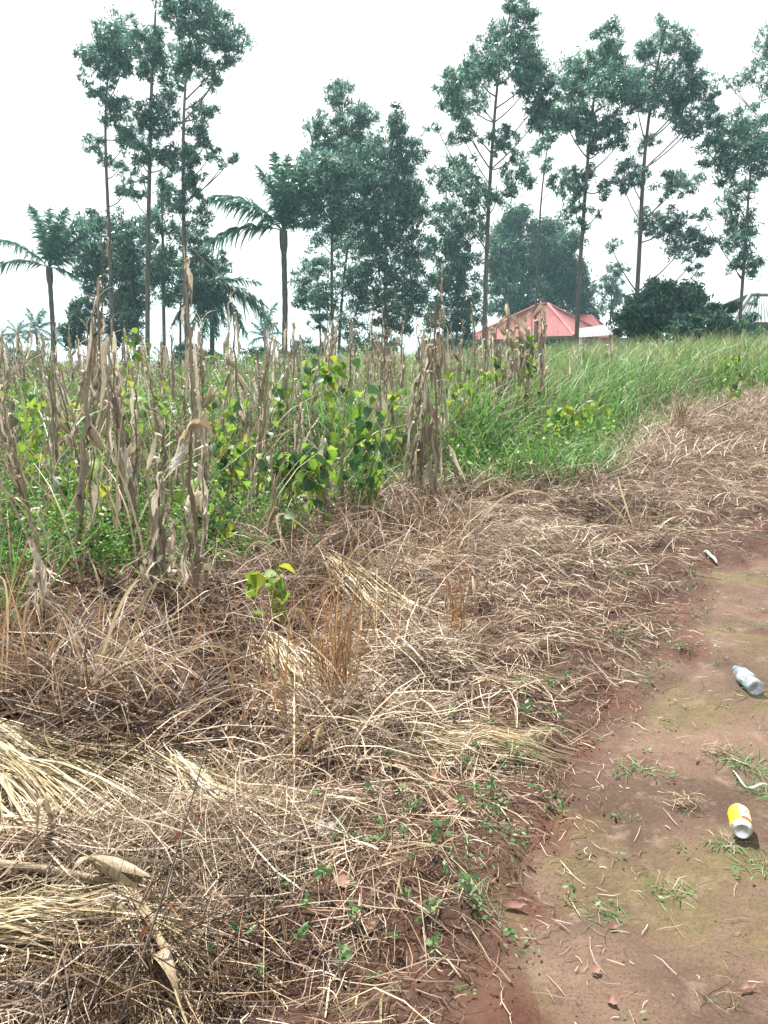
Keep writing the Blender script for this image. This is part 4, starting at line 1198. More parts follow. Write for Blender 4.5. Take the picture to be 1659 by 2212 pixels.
# limp leaves and silk at the top of the front stalk
hs_ = [o for o in C.objects if o.get('label', '').startswith('short front maize stalk topped')][0]
b = np.array(hs_.location)
tp = at(425, 920, b[1])
rr = np.random.default_rng(77)
for (eu, ev, w) in ((458, 960, .05), (392, 985, .055), (445, 1000, .035), (372, 1010, .03)):
    e = at(eu, ev, b[1] - 0.05)
    t = np.linspace(0, 1, 9)
    P = tp[None] * (1 - t)[:, None] + e[None] * t[:, None] + np.array([0, 0, 1]) * (0.09 * np.sin(t * math.pi))[:, None] + rr.normal(0, 0.004, (9, 3)) - b
    S = nrm(np.array([0.25, -0.5, 0.8]) + 0.25 * np.stack([np.sin(6 * t), np.cos(5 * t), t * 0], 1))
    g = Geo(); ribbon3(g, P, w * np.interp(t, [0, .3, .8, 1], [.4, 1, .7, .1]), S, nrm(np.cross(S, np.gradient(P, axis=0))), 0.5)
    g.build('leaf', M['husk'], hs_)
g = Geo()
c = at(400, 965, b[1] - 0.06); e = at(372, 1018, b[1] - 0.06)
n = 90
s0 = c + rr.normal(0, 0.012, (n, 3)); s1 = c + (e - c) * rr.uniform(.5, 1, (n, 1)) + rr.normal(0, 0.016, (n, 3))
t = np.linspace(0, 1, 4)
P = s0[:, None] * (1 - t)[None, :, None] + s1[:, None] * t[None, :, None] + rr.normal(0, 0.004, (n, 4, 3)) - b
ribbons(g, P, np.full((n, 4), 0.0014), nrm(rr.normal(0, 1, (n, 1, 3))).repeat(4, 1))
tag(g.build('silk', M['silk'], hs_), kind='stuff')

# ------------------------------------------------------------------ bean vines


def bean_leaf_mesh(L, fold, name, mat):
    t = np.array([0, .15, .4, .7, .9, 1.0])
    w = np.array([.18, .42, .46, .3, .12, .01]) * L
    P = np.stack([np.zeros(6), t * L, -0.25 * L * t ** 2], 1)
    S = np.repeat(np.array([[1.0, 0, 0]]), 6, 0)
    D = np.repeat(np.array([[0, 0, 1.0]]), 6, 0)
    g = Geo(); ribbon3(g, P, w, S, D, fold)
    return g.mesh(name, mat)


leafm = [bean_leaf_mesh(L, f, 'bean_leaf', M[m]) for L, f, m in ((.09, .3, 'vine_bright'), (.105, .45, 'vine_bright'), (.075, .2, 'vine_bright'), (.095, .35, 'vine_dark'), (.11, .2, 'vine_dark'))]


def vine(label, pts, nl, spread, dark=0.3, depth=0.0, seed=0, sc=1.0):
    """bean vine through points of the picture plane at the depth of its foot"""
    rr = np.random.default_rng(900 + seed)
    b = gp(*pts[0])
    P = [b] + [at(u, v, b[1] + depth + rr.normal(0, 0.04)) for u, v in pts[1:]]
    P = curve3(P, 18)
    P[1:-1] += rr.normal(0, 0.012, (16, 3))
    t = empty('bean_vine', b, label, 'vine', 'bean vines climbing the maize')
    g = Geo(); tube(g, P - b, 0.003, 4, False)
    g.build('stem', M['vine_stem'], t)
    for k in range(int(nl * 1.7)):
        c = P[int(rr.integers(3, 18))] - b + rr.normal(0, 1, 3) * np.array([spread, spread * 0.6, spread * 0.7])
        if c[2] < 0.04:
            c[2] = 0.04 + abs(rr.normal(0, 0.05))
        me = leafm[int(rr.integers(3, 5))] if rr.random() < dark else leafm[int(rr.integers(0, 3))]
        o = link('leaf', me, t, c)
        o.rotation_euler = (rr.normal(-0.9, 0.45), rr.normal(0, 0.4), rr.uniform(0, 6.28))
        o.scale = (sc * rr.uniform(.75, 1.2),) * 3
    return t


vine('bean vine with a mass of glossy green leaves left of the middle stumps', [(650, 1130), (620, 1040), (590, 1010), (650, 980), (700, 985)], 52, 0.08, 0.5, seed=1)
vine('bean vine with dark green leaves hanging right of the middle stumps', [(800, 1120), (805, 1040), (810, 960), (790, 900), (770, 850)], 30, 0.09, 0.5, seed=2)
vine('bean vine climbing to yellowish leaves above the middle stumps', [(740, 1090), (735, 960), (745, 880), (715, 800), (740, 790)], 30, 0.09, 0.25, seed=3)
vine('bean vine with hanging lime leaves low in the centre', [(575, 1330), (585, 1270), (590, 1240), (560, 1250)], 14, 0.05, 0.0, seed=4)
vine('bean vine with bright leaves against the sky at the left', [(300, 1010), (290, 880), (300, 800), (308, 740), (270, 735)], 26, 0.09, 0.2, seed=5)
vine('bean vine wrapping the dark stub at the left', [(125, 1060), (118, 960), (130, 890), (100, 870)], 24, 0.12, 0.25, seed=6)
vine('bean vine with scattered leaves beside the tall left stalk', [(190, 1080), (230, 1000), (260, 960), (285, 920)], 20, 0.10, 0.35, seed=7)
vine('bean vine with dark leaves behind the curling leaved stump', [(290, 1120), (280, 1030), (265, 1000), (240, 1090)], 16, 0.09, 0.6, seed=8)
vine('bean vine climbing the rightmost tall maize stalk', [(1140, 960), (1130, 880), (1140, 800), (1140, 740)], 26, 0.06, 0.2, seed=9)
vine('bean vine spreading bright leaves over the grass right of the maize', [(1180, 1000), (1200, 920), (1250, 880), (1310, 880)], 34, 0.12, 0.15, seed=10)
vine('bean vine with bright leaves left of the flagged husk stalk', [(545, 1060), (555, 1000), (545, 950), (580, 930)], 18, 0.09, 0.25, seed=11)
vine('bean vine with small yellow green leaves at the far left border', [(30, 1050), (20, 960), (50, 900), (10, 870)], 18, 0.12, 0.25, seed=12)
vine('low bean vine in the ferny weeds at the left', [(240, 1190), (230, 1150), (215, 1130)], 12, 0.07, 0.3, seed=13)
vine('bean vine on the slanted pole in the grass at the right', [(1570, 905), (1580, 850), (1590, 800), (1595, 760)], 22, 0.10, 0.3, seed=14)
vine('bean vine creeping over dry leaves before the dark hollow', [(640, 1190), (640, 1130), (600, 1140)], 10, 0.06, 0.8, seed=15)

for k, (u, v, du, dv, nl, lab) in enumerate(((60, 1100, 20, -190, 26, 'bean vine with small bright leaves between the left border and the first tall stalk'), (250, 1060, 10, -200, 26, 'bean vine with bright leaves behind the pale husk stalk'),
        (340, 1010, 10, -180, 26, 'bean vine between the second tall tree and the forking tree'), (470, 1040, 20, -190, 30, 'bean vine with bright leaves below the drooping palm'), (510, 1100, -10, -160, 28, 'bean vine right of the silk topped stalk'),
        (600, 1010, 15, -190, 28, 'bean vine climbing beneath the centre palm'), (690, 1000, 0, -230, 30, 'bean vine high above the middle stumps'), (850, 1040, 10, -200, 28, 'bean vine left of the leaf skirted middle stalk'),
        (985, 1000, 20, -190, 24, 'bean vine in the gap right of the leaf skirted middle stalk'), (1060, 980, 10, -200, 26, 'bean vine among the pale husk group'), (150, 1180, 20, -150, 26, 'low bean vine at the foot of the tall left stalk'),
        (440, 1190, 30, -140, 24, 'low bean vine in the weeds right of the silk topped stalk'), (670, 1150, 20, -150, 30, 'bean vine massing low over the dark hollow'), (770, 1080, 30, -130, 26, 'bean vine with drooping leaves beside the dark leaved vine'),
        (20, 940, 30, -120, 24, 'bean vine far back at the left border'), (390, 900, 20, -110, 22, 'bean vine far back under the forking tree'), (560, 890, 10, -90, 22, 'bean vine far back between the two palms'))):
    vine(lab, [(u, v), (u + du * .5 + 12, v + dv * .4), (u + du - 14, v + dv * .75), (u + du, v + dv)], nl, 0.12, 0.3, seed=40 + k)

# long slanted pole in the grass at the right
b = gp(1485, 925); e = at(1598, 858, gp(1575, 905)[1] + 0.1)
g = Geo(); tube(g, curve3([b, (b + e) / 2 + np.array([0, 0, .03]), e], 8), np.linspace(0.022, 0.012, 8), 6)
tag(g.build('fallen_pole', M['maize_stem'], None, b), 'long grey pole lying slantwise in the grass at the right', 'pole')

# ------------------------------------------------------------------ dry grass clumps, bundles, heaps


def clump(label, u, v, n, h, mat, spread=0.07, lean=0.35, droop=0.6, w=(0.0015, 0.0035), seed=0, arcs=(), cat='grass clump', name='dry_grass_clump', group='dry grass clumps by the maize'):
    rr = np.random.default_rng(1500 + seed)
    b = gp(u, v)
    t = empty(name, b, label, cat, group)
    q = b[:2] + rr.normal(0, spread, (n, 2))
    g = Geo()
    blades(g, q, rr.uniform(0.35, 1, n) * h, rr.uniform(*w, n), rr, 5, lean, droop)
    tag(g.build('blades', M[mat], t, b), kind='stuff')
    for (du, dv, tu, tv, ww) in arcs:
        p0 = b + np.array([rr.normal(0, .03), rr.normal(0, .03), 0])
        p1, p2 = at(du, dv, b[1] - 0.02), at(tu, tv, b[1] - 0.12)
        s = np.linspace(0, 1, 12)[:, None]
        c1 = 2 * p1 - (p0 + p2) / 2
        P = (1 - s) ** 2 * p0 + 2 * s * (1 - s) * c1 + s ** 2 * p2 - b
        T = nrm(np.gradient(P, axis=0))
        S = nrm(np.cross(T, [0.35, 1.0, 0.35]))
        g = Geo(); ribbon3(g, P, ww * np.interp(s[:, 0], [0, .4, .8, 1], [.7, 1, .7, .1]), S, nrm(np.cross(S, T)), 0.3)
        g.build('blade', M['straw_pale'], t)
    return t


clump('rust orange upright grass clump, taller one in the centre', 722, 1500, 70, 0.78, 'straw_orange', 0.06, 0.12, 0.12, seed=1, arcs=((650, 1320, 618, 1400, .006), (770, 1330, 830, 1420, .005)))
clump('rust orange upright grass clump, slimmer one right of the centre', 986, 1385, 34, 0.62, 'straw_orange', 0.04, 0.10, 0.08, seed=2)
clump('pale arching grass clump under the bean leaves', 640, 1240, 60, 0.5, 'straw', 0.10, 0.4, 0.5, seed=3, arcs=((600, 1112, 690, 1170, .008), (560, 1170, 520, 1230, .006)))
clump('dry grass clump with rusty stems left of the tall orange clump', 590, 1560, 36, 0.62, 'straw_orange', 0.12, 0.2, 0.25, seed=4, arcs=((520, 1410, 440, 1450, .006), (620, 1480, 690, 1560, .006)))
clump('pale arched grass clump in front of the tall orange clump', 700, 1640, 90, 0.36, 'straw', 0.12, 0.5, 0.9, seed=5, arcs=((640, 1575, 575, 1680, .008), (740, 1585, 800, 1690, .008), (690, 1570, 660, 1690, .007), (610, 1620, 560, 1700, .006)))
clump('tall rusty grass clump at the left border', 20, 1500, 50, 0.95, 'straw_orange', 0.10, 0.16, 0.2, seed=6, arcs=((60, 1300, 110, 1420, .006), (10, 1260, -40, 1330, .006)))
clump('dry clump with pale leaning leaves left of the dark soil', 185, 1530, 80, 0.5, 'straw', 0.09, 0.35, 0.5, seed=7, arcs=((250, 1330, 305, 1250, .008), (165, 1400, 150, 1340, .007), (215, 1420, 330, 1390, .006)))
clump('brown tufted clump at the foot of the snapped grey stalk', 100, 1480, 120, 0.4, 'straw_brown', 0.10, 0.3, 0.4, seed=8, arcs=((140, 1380, 190, 1460, .006),))
clump('long bowed straw clump over the dark soil', 280, 1500, 50, 0.4, 'straw', 0.12, 0.5, 0.6, seed=9, arcs=((330, 1265, 470, 1330, .006), (420, 1400, 545, 1440, .007), (200, 1300, 110, 1390, .006)))
clump('dry clump with pale bent leaves at the foot of the dark propped stem', 1020, 1150, 70, 0.45, 'straw', 0.10, 0.35, 0.5, seed=10, arcs=((1110, 1065, 1200, 1080, .009), (1065, 1070, 1110, 1110, .008)))
clump('rusty grass fringe under the leaf skirted middle stalk', 920, 1150, 110, 0.5, 'straw_brown', 0.16, 0.25, 0.35, seed=11)
clump('rusty grass fringe left of the leaf skirted middle stalk', 790, 1190, 90, 0.5, 'straw_brown', 0.18, 0.25, 0.35, seed=12, arcs=((830, 1160, 900, 1190, .006),))
clump('bent grass clump with crossing straws before the dark hollow', 830, 1260, 60, 0.5, 'straw', 0.12, 0.5, 0.4, seed=13, arcs=((900, 1180, 1000, 1190, .007), (770, 1190, 720, 1260, .006)))
clump('ragged pale clump at the right end of the green grass edge', 1370, 1150, 60, 0.42, 'straw', 0.10, 0.4, 0.4, seed=14, arcs=((1345, 1070, 1335, 1030, .007), (1320, 1090, 1260, 1060, .007)))
clump('brown dry clump before the bright spreading bean vine', 1300, 1100, 110, 0.36, 'straw_brown', 0.22, 0.4, 0.6, seed=15)
clump('upright straw clump below the leaning stem at the right', 1468, 935, 60, 0.8, 'straw', 0.07, 0.15, 0.2, seed=16, w=(.003, .006))
clump('thin pale clump in the straw right of the orange clump', 1040, 1300, 45, 0.35, 'straw', 0.07, 0.3, 0.5, seed=17, arcs=((1020, 1245, 1025, 1300, .006),))
clump('brown clump low over the dark hollow in the middle', 860, 1340, 60, 0.3, 'straw_brown', 0.12, 0.4, 0.6, seed=18)
clump('small bent clump under the left bowed straws', 400, 1560, 60, 0.35, 'straw_brown', 0.12, 0.5, 0.7, seed=19, arcs=((470, 1510, 560, 1610, .005), (350, 1480, 300, 1560, .005)))
clump('pale hooked clump in the left middle of the straw', 520, 1680, 50, 0.28, 'straw', 0.10, 0.5, 0.9, seed=20, arcs=((450, 1660, 560, 1760, .006), (540, 1640, 610, 1720, .005)))
clump('green bladed clump rising from the front maize', 780, 1120, 26, 0.9, 'grass', 0.05, 0.25, 0.2, (0.004, 0.007), seed=21, cat='grass clump', name='green_grass_clump', group='green grass clumps')
clump('green bladed clump leaning at the left border', 10, 1330, 22, 0.8, 'grass', 0.06, 0.45, 0.3, (0.004, 0.007), seed=22, name='green_grass_clump', group='green grass clumps')
clump('lush green clump at the grass edge right of the maize', 1185, 1040, 200, 0.65, 'grass', 0.22, 0.4, 0.6, (0.004, 0.008), seed=23, name='green_grass_clump', group='green grass clumps')
clump('lush green clump under the bright spreading bean vine', 1270, 1020, 160, 0.6, 'grass', 0.2, 0.4, 0.6, (0.004, 0.008), seed=24, name='green_grass_clump', group='green grass clumps')


Z_LEAN = poly([(-40, 1330), (400, 1330), (600, 1230), (780, 1150), (1010, 1120), (1040, 1230), (900, 1420), (760, 1640), (560, 1700), (200, 1560), (-40, 1560)])
for m_, n, w_, lab in (('straw_orange', 800, (.0010, .0022), 'rusty leaning grass stems over the dark soil'), ('straw', 760, (.0014, .0036), 'pale bent grass blades over the dark soil')):
    q = sample(Z_LEAN, n, r)
    q = q[(wav(q[:, 0], q[:, 1], 0.8, 71) + r.normal(0, .5, n)) > -.2]; n = len(q)
    g = Geo(); blades(g, q, r.uniform(.2, .62, n), r.uniform(*w_, n), r, 5, .3, .3 if m_ == 'straw_orange' else 1.0)
    tag(g.build('leaning_dry_grass', M[m_]), lab, None, None, 'stuff')


def heap(label, u, v, rx, ry, hz, n, mat, seed, L=(0.08, 0.5), w=(0.0014, 0.0042), cat='straw heap', flat=0.4):
    rr = np.random.default_rng(2000 + seed)
    b = gp(u, v)
    th = rr.uniform(0, 6.28, n); q = np.sqrt(rr.uniform(0, 1, n))
    xy = b[:2] + np.stack([np.cos(th) * q * rx, np.sin(th) * q * ry], 1)
    dome = hz * (1 - q ** 2) * rr.uniform(0.1, 1, n)
    n = int(n * 0.62); th = th[:n]; q = q[:n]; xy = xy[:n]; dome = dome[:n] * rr.uniform(.4, 1, n)
    d = rand_dirs(rr, n, -flat, flat + 0.25)
    Ls = rr.uniform(*L, n)
    t = np.linspace(-.5, .5, 5)
    P = np.stack([xy[:, 0], xy[:, 1], H(xy[:, 0], xy[:, 1]) + 0.01 + dome], 1)[:, None] + d[:, None] * (Ls[:, None] * t)[..., None]
    P += rand_dirs(rr, n)[:, None] * (0.12 * Ls[:, None] * (1 - 4 * t ** 2))[..., None]
    gzz = H(P[..., 0].ravel(), P[..., 1].ravel()).reshape(P.shape[:2]) + 0.004
    P[..., 2] = np.maximum(P[..., 2], gzz)
    g = Geo()
    ribbons(g, P, rr.uniform(*w, n)[:, None] * np.array([.6, 1, 1, .9, .4])[None], nrm(rr.normal(0, 1, (n, 1, 3))).repeat(5, 1))
    o = g.build('straw_heap', M[mat], None, b)
    return tag(o, label, cat, 'heaps of cut grass', 'stuff')


heap('grey tangled heap of cut stems at the foot of the orange clump', 915, 1420, 0.32, 0.34, 0.20, 1500, 'straw_grey', 1)
heap('grey wiry heap of cut stems near the green grass edge', 1170, 1200, 0.5, 0.55, 0.24, 2200, 'straw_grey', 2)
heap('brown wiry heap of cut stems right of the grey wiry heap', 1310, 1110, 0.5, 0.5, 0.22, 1500, 'straw_brown', 3)
heap('dark tangled heap of stems in front of the pale arched clump', 790, 1570, 0.28, 0.22, 0.16, 1200, 'straw_grey', 4)
heap('grey brown tangle of dead stalks in the lower left', 420, 1840, 0.42, 0.26, 0.13, 3000, 'straw_grey', 5, (0.08, 0.45), (.0008, .0024))
heap('loose brown tangle of dead stalks along the bottom left', 330, 2080, 0.34, 0.2, 0.09, 1900, 'straw_brown', 6, (.06, .4), (.0008, .0024))
heap('tangled heap of stems left of the small hooked clump', 250, 1620, 0.4, 0.25, 0.16, 1300, 'straw_brown', 7)
heap('dry heap beside the slanted pole in the grass', 1560, 940, 0.8, 0.6, 0.30, 1300, 'straw', 8, (0.2, 0.6), (0.002, 0.005))
heap('brown heap of cut stems under the middle stumps', 720, 1190, 0.45, 0.35, 0.22, 1300, 'straw_brown', 9)


def bundle(label, p0, p1, n, mat, wid, seed, L=0.75, w=(0.002, 0.005), rise=0.08, fan=0.16):
    n = int(n * 1.7); w = (w[0] * 0.5, w[1] * 0.62)
    """leaves lying side by side from p0 to p1 of the picture, over the ground"""
    rr = np.random.default_rng(2500 + seed)
    a, e = gp(*p0), gp(*p1)
    d = (e - a)[:2]; LL = np.hypot(*d); d = d / LL; s = np.array([-d[1], d[0]])
    t = np.linspace(0, 1, 6)
    off = rr.normal(0, wid, n); an = rr.normal(0, fan, n)
    st = rr.uniform(-0.1, 0.35, n) * LL; ln = rr.uniform(0.5, 1.0, n) * LL
    al = st[:, None] + ln[:, None] * t
    sd = off[:, None] + an[:, None] * (al - 0.1) + rr.normal(0, .01, (n, 1)) * np.sin(t * 5)
    X = a[0] + d[0] * al + s[0] * sd; Y = a[1] + d[1] * al + s[1] * sd
    Z = H(X.ravel(), Y.ravel()).reshape(n, 6) + 0.006 + rr.uniform(0, rise, n)[:, None] * (1 - 0.55 * t) * np.exp(-(off / wid / 1.6) ** 2)[:, None]
    g = Geo()
    roll = rr.normal(0, 0.7, n)
    S = np.stack([s[0] * np.cos(roll), s[1] * np.cos(roll), np.sin(roll)], 1)[:, None].repeat(6, 1)
    ribbons(g, np.stack([X, Y, Z], 2), rr.uniform(*w, n)[:, None] * np.array([.6, 1, 1, .9, .6, .1])[None], S)
    o = g.build('straw_bundle', M[mat], None, a)
    return tag(o, label, 'straw bundle', 'bundles of long dry leaves', 'stuff')


bundle('long fan of pale yellow leaves sweeping right from the left border', (-60, 1600), (430, 1760), 170, 'straw_pale', 0.05, 1, rise=0.10)
bundle('grey green sheaf of leaves at the left border', (-60, 1640), (210, 1830), 90, 'straw_pale', 0.05, 2, w=(.003, .008), rise=0.12)
bundle('sheaf of straight pale straws below the fallen maize stalk', (-80, 1990), (420, 2030), 160, 'straw_pale', 0.045, 3, rise=0.10)
bundle('bunch of pale straws hanging down towards the bottom border', (262, 1960), (430, 2200), 70, 'straw_pale', 0.03, 4, rise=0.07)
bundle('flattened patch of neat pale straws beside the path', (870, 1590), (1180, 1620), 210, 'straw_pale', 0.075, 5, w=(.0015, .003), rise=0.03, fan=0.12)
bundle('white bleached leaves slumped into the dark hollow', (700, 1225), (900, 1320), 60, 'straw_pale', 0.035, 6, w=(.004, .009), rise=0.10)
bundle('white bleached leaves lying left of the orange clump', (575, 1385), (690, 1480), 60, 'straw_pale', 0.05, 7, w=(.004, .010), rise=0.10)
bundle('broad pale straws sweeping through the lower left tangle', (360, 1680), (670, 1830), 46, 'straw_pale', 0.03, 8, w=(.002, .006), rise=0.10)
bundle('bundle of orange brown straws by the left border middle', (0, 1830), (330, 1900), 80, 'straw', 0.05, 9, rise=0.08)

# fallen maize stalk in the lower left corner
b = gp(-40, 1900); e = gp(255, 1950); 
b[2] += 0.045; e[2] += 0.045
t = empty('fallen_maize_stalk', b, 'thick pale maize stalk lying in the lower left corner with its husk still on', 'maize')
g = Geo(); P = curve3([b * 0, (e - b) * 0.5 + np.array([0, 0, .012]), e - b], 12)
tube(g, P, 0.0115 * (1 + 0.14 * (np.arange(12) % 3 == 0)), 8, False); g.build('stem', M['husk_dull'], t)
rr = np.random.default_rng(5)
me = husk_mesh(rr, (gp(205, 1935) + (0, 0, .085)) - b, nrm((gp(285, 1958) - gp(205, 1935))), 0.17, 0.019, 'husk_dull')
link('husk', me, t)
me = husk_mesh(rr, (gp(268, 1962) + (0, 0, .05)) - b, nrm((gp(258, 2085) - gp(268, 1962)) + np.array([0, 0, -.02])), 0.15, 0.010, 'husk_dull')
link('husk', me, t)
for (u0, v0, u1, v1, lift, w) in ((120, 1850, 85, 1900, .14, .011), (230, 1930, 130, 1990, .1, .012), (270, 1962, 395, 2190, .06, .014), (330, 2120, 390, 2200, .05, .022), (60, 1890, 200, 1800, .1, .008)):
    p0, p2 = gp(u0, v0) + (0, 0, .03), gp(u1, v1) + (0, 0, .02)
    s = np.linspace(0, 1, 10)
    P = p0 * (1 - s)[:, None] + p2 * s[:, None] + np.array([0, 0, lift]) * (4 * s * (1 - s))[:, None] - b
    T = nrm(np.gradient(P, axis=0)); S = nrm(np.cross(T, [0, .3, 1.0]))
    g = Geo(); ribbon3(g, P, w * np.interp(s, [0, .4, 1], [.6, 1, .1]), S, nrm(np.cross(S, T)), .4)
    g.build('leaf', M['husk_dull'], t)

# dark upright weed stem in the lower left
b = gp(235, 2230); e = at(448, 1610, b[1] + 0.35)
t = empty('dead_weed', b, 'thin dark dead weed stem slanting up with a few rusty leaves in the lower left', 'weed')
g = Geo(); P = curve3([b * 0, (e - b) * 0.45 + np.array([0.02, 0, .02]), e - b], 14); tube(g, P, np.linspace(.004, .0015, 14), 5, False)
g.build('stem', M['bark_dark'], t)
rl = plant("rusty_leaf", [(0, (0.14, 0.055, 0.025)), (1, (0.24, 0.11, 0.05))], 0.3)
for k, (f, a) in enumerate(((.42, 2.6), (.62, 0.3), (.74, 2.2), (.80, -0.4), (.5, 0.9))):
    p = P[int(f * 13)]
    s = np.linspace(0, 1, 6)
    Q = p + np.stack([np.cos(a) * s * .05, np.sin(a) * s * .03, -.02 * s - .03 * s ** 2], 1)
    Tn = nrm(np.gradient(Q, axis=0)); S = nrm(np.cross(Tn, [0.2, .6, .7]))
    g = Geo(); ribbon3(g, Q, .007 * np.array([.3, 1, 1, .8, .4, .05]), S, nrm(np.cross(S, Tn)), .5)
    g.build('leaf', rl, t)

# ------------------------------------------------------------------ fallen broad leaves
pinkleaf = plant("fallen_leaf_pink", [(0, (0.14, 0.065, 0.045)), (0.5, (0.20, 0.105, 0.075)), (1, (0.28, 0.17, 0.12))], 0.15, 0.6, 0.3, 0.4, 30)


def fallen(u, v, L, rz, label, wide=0.34, curl=0.25):
    b = gp(u, v)
    rr = np.random.default_rng(int(u + v))
    t = np.linspace(0, 1, 8)
    P = np.stack([(t - .5) * L, .04 * L * np.sin(t * 4), 0.012 + curl * L * (2 * t - 1) ** 2 * 0.6 + rr.normal(0, .002, 8)], 1)
    S = np.stack([0 * t, 1 + 0 * t, .3 * np.sin(3 * t)], 1)
    g = Geo(); ribbon3(g, P, wide * L * np.array([.06, .55, .9, 1, .95, .7, .4, .03]), nrm(S), np.repeat([[0, 0, 1.0]], 8, 0), curl * 1.6)
    o = g.build('fallen_leaf', pinkleaf, None, None); o.scale = (.8, .8, .8)
    o.location = b; o.rotation_euler = (0, 0, rz)
    return tag(o, label, 'leaf', 'fallen broad leaves on the straw')


fallen(945, 1668, .085, .2, 'curled pinkish brown fallen leaf on the straw, biggest of its kind')
fallen(972, 1757, .07, -.1, 'flat pinkish fallen leaf below the biggest curled leaf')
fallen(762, 1703, .05, 1.1, 'small folded brownish red leaf on the straw left of the curled leaf')
fallen(745, 1955, .075, .5, 'crumpled pale tan leaf lying above the bare red earth')
fallen(1045, 1468, .05, .8, 'small orange tan leaf on the straw near the orange grass')
fallen(1200, 1390, .06, -.2, 'reddish brown leaf at the far edge of the straw')
fallen(270, 1665, .08, .4, 'pink brown dead leaf on the soil left of the hooked clump')
fallen(900, 1630, .07, 1.2, 'narrow orange leaf blade lying beside the curled leaf', .16)
fallen(1158, 1655, .075, 1.45, 'upright pale narrow leaf at the straw edge near the path', .14)
fallen(1505, 1640, .05, .9, 'tiny pinkish leaf blade lying on the bare path', .16)
fallen(1112, 1955, .085, 0.0, 'split yellow tan husk lying at the path edge', .16)
fallen(1288, 2085, .035, .4, 'tiny orange leaf chip on the path', .4)
fallen(1325, 1990, .04, .1, 'flat tan chip on the path below the grass tuft', .3)
fallen(1322, 2150, .04, -.7, 'small pale leaf chip low on the path', .3)
fallen(1615, 2130, .07, .3, 'thin tan blade near the lower right border', .1)
fallen(800, 2045, .06, .9, 'pale broken leaf on the straw near the bottom', .2)
fallen(1495, 1098, .11, .1, 'white bleached leaf on the far straw by the path bend', .16)

# ------------------------------------------------------------------ small green tufts and sprouts


def tuft(u, v, n, h, label, mat='sprout', seed=0, name='grass_tuft', group='green grass tufts on the path', dry=0):
    rr = np.random.default_rng(3000 + int(u * 3 + v))
    b = gp(u, v)
    t = empty(name, b, label, 'grass tuft', group)
    n = int(n * 1.5); h = h * 0.66
    sp_ = h * 0.55
    g = Geo()
    q = b[:2] + rr.normal(0, sp_, (n, 2)) * np.array([1.4, .8])
    blades(g, q, rr.uniform(.4, 1, n) * h, rr.uniform(.0011, .0024, n), rr, 5, 1.0, 1.2)
    tag(g.build('blades', M[mat], t, b), kind='stuff')
    if dry:
        g = Geo(); q = b[:2] + rr.normal(0, sp_ * 1.2, (dry, 2)) * np.array([1.5, .9])
        straws(g, q, rr.uniform(.02, .09, dry), rr.uniform(.0005, .0012, dry), rr, 4, .012, .7, slope=.2)
        tag(g.build('dead_blades', M['straw'], t, b), kind='stuff')
    return t


tuft(1365, 1655, 34, .075, 'loose green tuft at the straw edge above the dry tuft', dry=14)
tuft(1320, 1960, 40, .06, 'small dense green tuft alone in the middle of the path', dry=8)
tuft(1455, 1915, 38, .06, 'spreading green tuft on the path left of the greenish film', dry=10)
tuft(1610, 1640, 70, .09, 'lush green tuft at the right border between bottle and can', dry=10)
tuft(1650, 1700, 46, .08, 'green tuft on the right border above the can', dry=6)
tuft(1575, 1815, 50, .055, 'green tuft pressed under the left side of the can', dry=20)
tuft(1640, 1860, 44, .06, 'green tuft right below the can', dry=12)
tuft(1480, 1735, 16, .04, 'pale dry tuft of dead grass on the path left of the can', dry=110)
tuft(1540, 1620, 14, .04, 'dry yellow tuft on the path below the bottle', dry=60)
tuft(1650, 1490, 30, .06, 'green tuft beside the bottle base', dry=8)
tuft(1410, 1365, 26, .07, 'green tuft where straw meets path beyond the bottle', dry=8)
tuft(1480, 1385, 24, .06, 'small green tuft on the path beyond the bottle', dry=6)
tuft(1650, 1345, 24, .07, 'green tuft on the right border beyond the bottle', dry=8)
tuft(1040, 1975, 34, .06, 'green tuft at the straw edge near the split husk', dry=4)
tuft(1570, 2160, 14, .04, 'sparse tuft at the bottom right of the path', dry=16)

sprout_spots = [(870, 1745), (900, 1765), (880, 1790), (790, 1880), (820, 1870), (1010, 1650), (1030, 1630), (930, 1890), (1010, 1860), (645, 2060), (560, 2130), (880, 2010), (935, 2090), (450, 1620), (380, 1640), (1060, 1580), (980, 1560), (1130, 1560),
                (740, 2115), (1000, 1770), (1060, 1720), (840, 1640), (700, 1960), (610, 1930), (540, 1950), (480, 1895), (590, 1860), (1340, 1385), (1260, 1370), (1220, 1480), (1185, 1500), (1120, 1500), (1210, 1560), (960, 1940), (870, 1850), (1050, 1830),
                (800, 1735), (660, 2010), (850, 2080), (1100, 1640), (1160, 1710), (1215, 1740), (1010, 1990), (1125, 1850), (930, 2030), (760, 2030), (455, 2095), (520, 2060), (690, 1760), (830, 1830), (955, 1840), (890, 1930), (1080, 1760), (1020, 1720)]
LM = ((945, 1668, 'the curled pinkish leaf'), (972, 1757, 'the flat pinkish leaf'), (745, 1955, 'the crumpled tan leaf'), (400, 1800, 'the dark weed stem'), (1112, 1955, 'the split tan husk'), (1158, 1655, 'the upright pale leaf'),
      (1000, 1600, 'the neat straw patch'), (1200, 1800, 'the bare red earth'), (1045, 1468, 'the small orange leaf'), (520, 1680, 'the pale hooked clump'), (1410, 1365, 'the tuft beyond the bottle'), (640, 2120, 'the bottom straw'),
      (800, 2045, 'the pale broken leaf'), (762, 1703, 'the folded red leaf'), (1200, 1390, 'the far reddish leaf'))
sprout_meshes = []
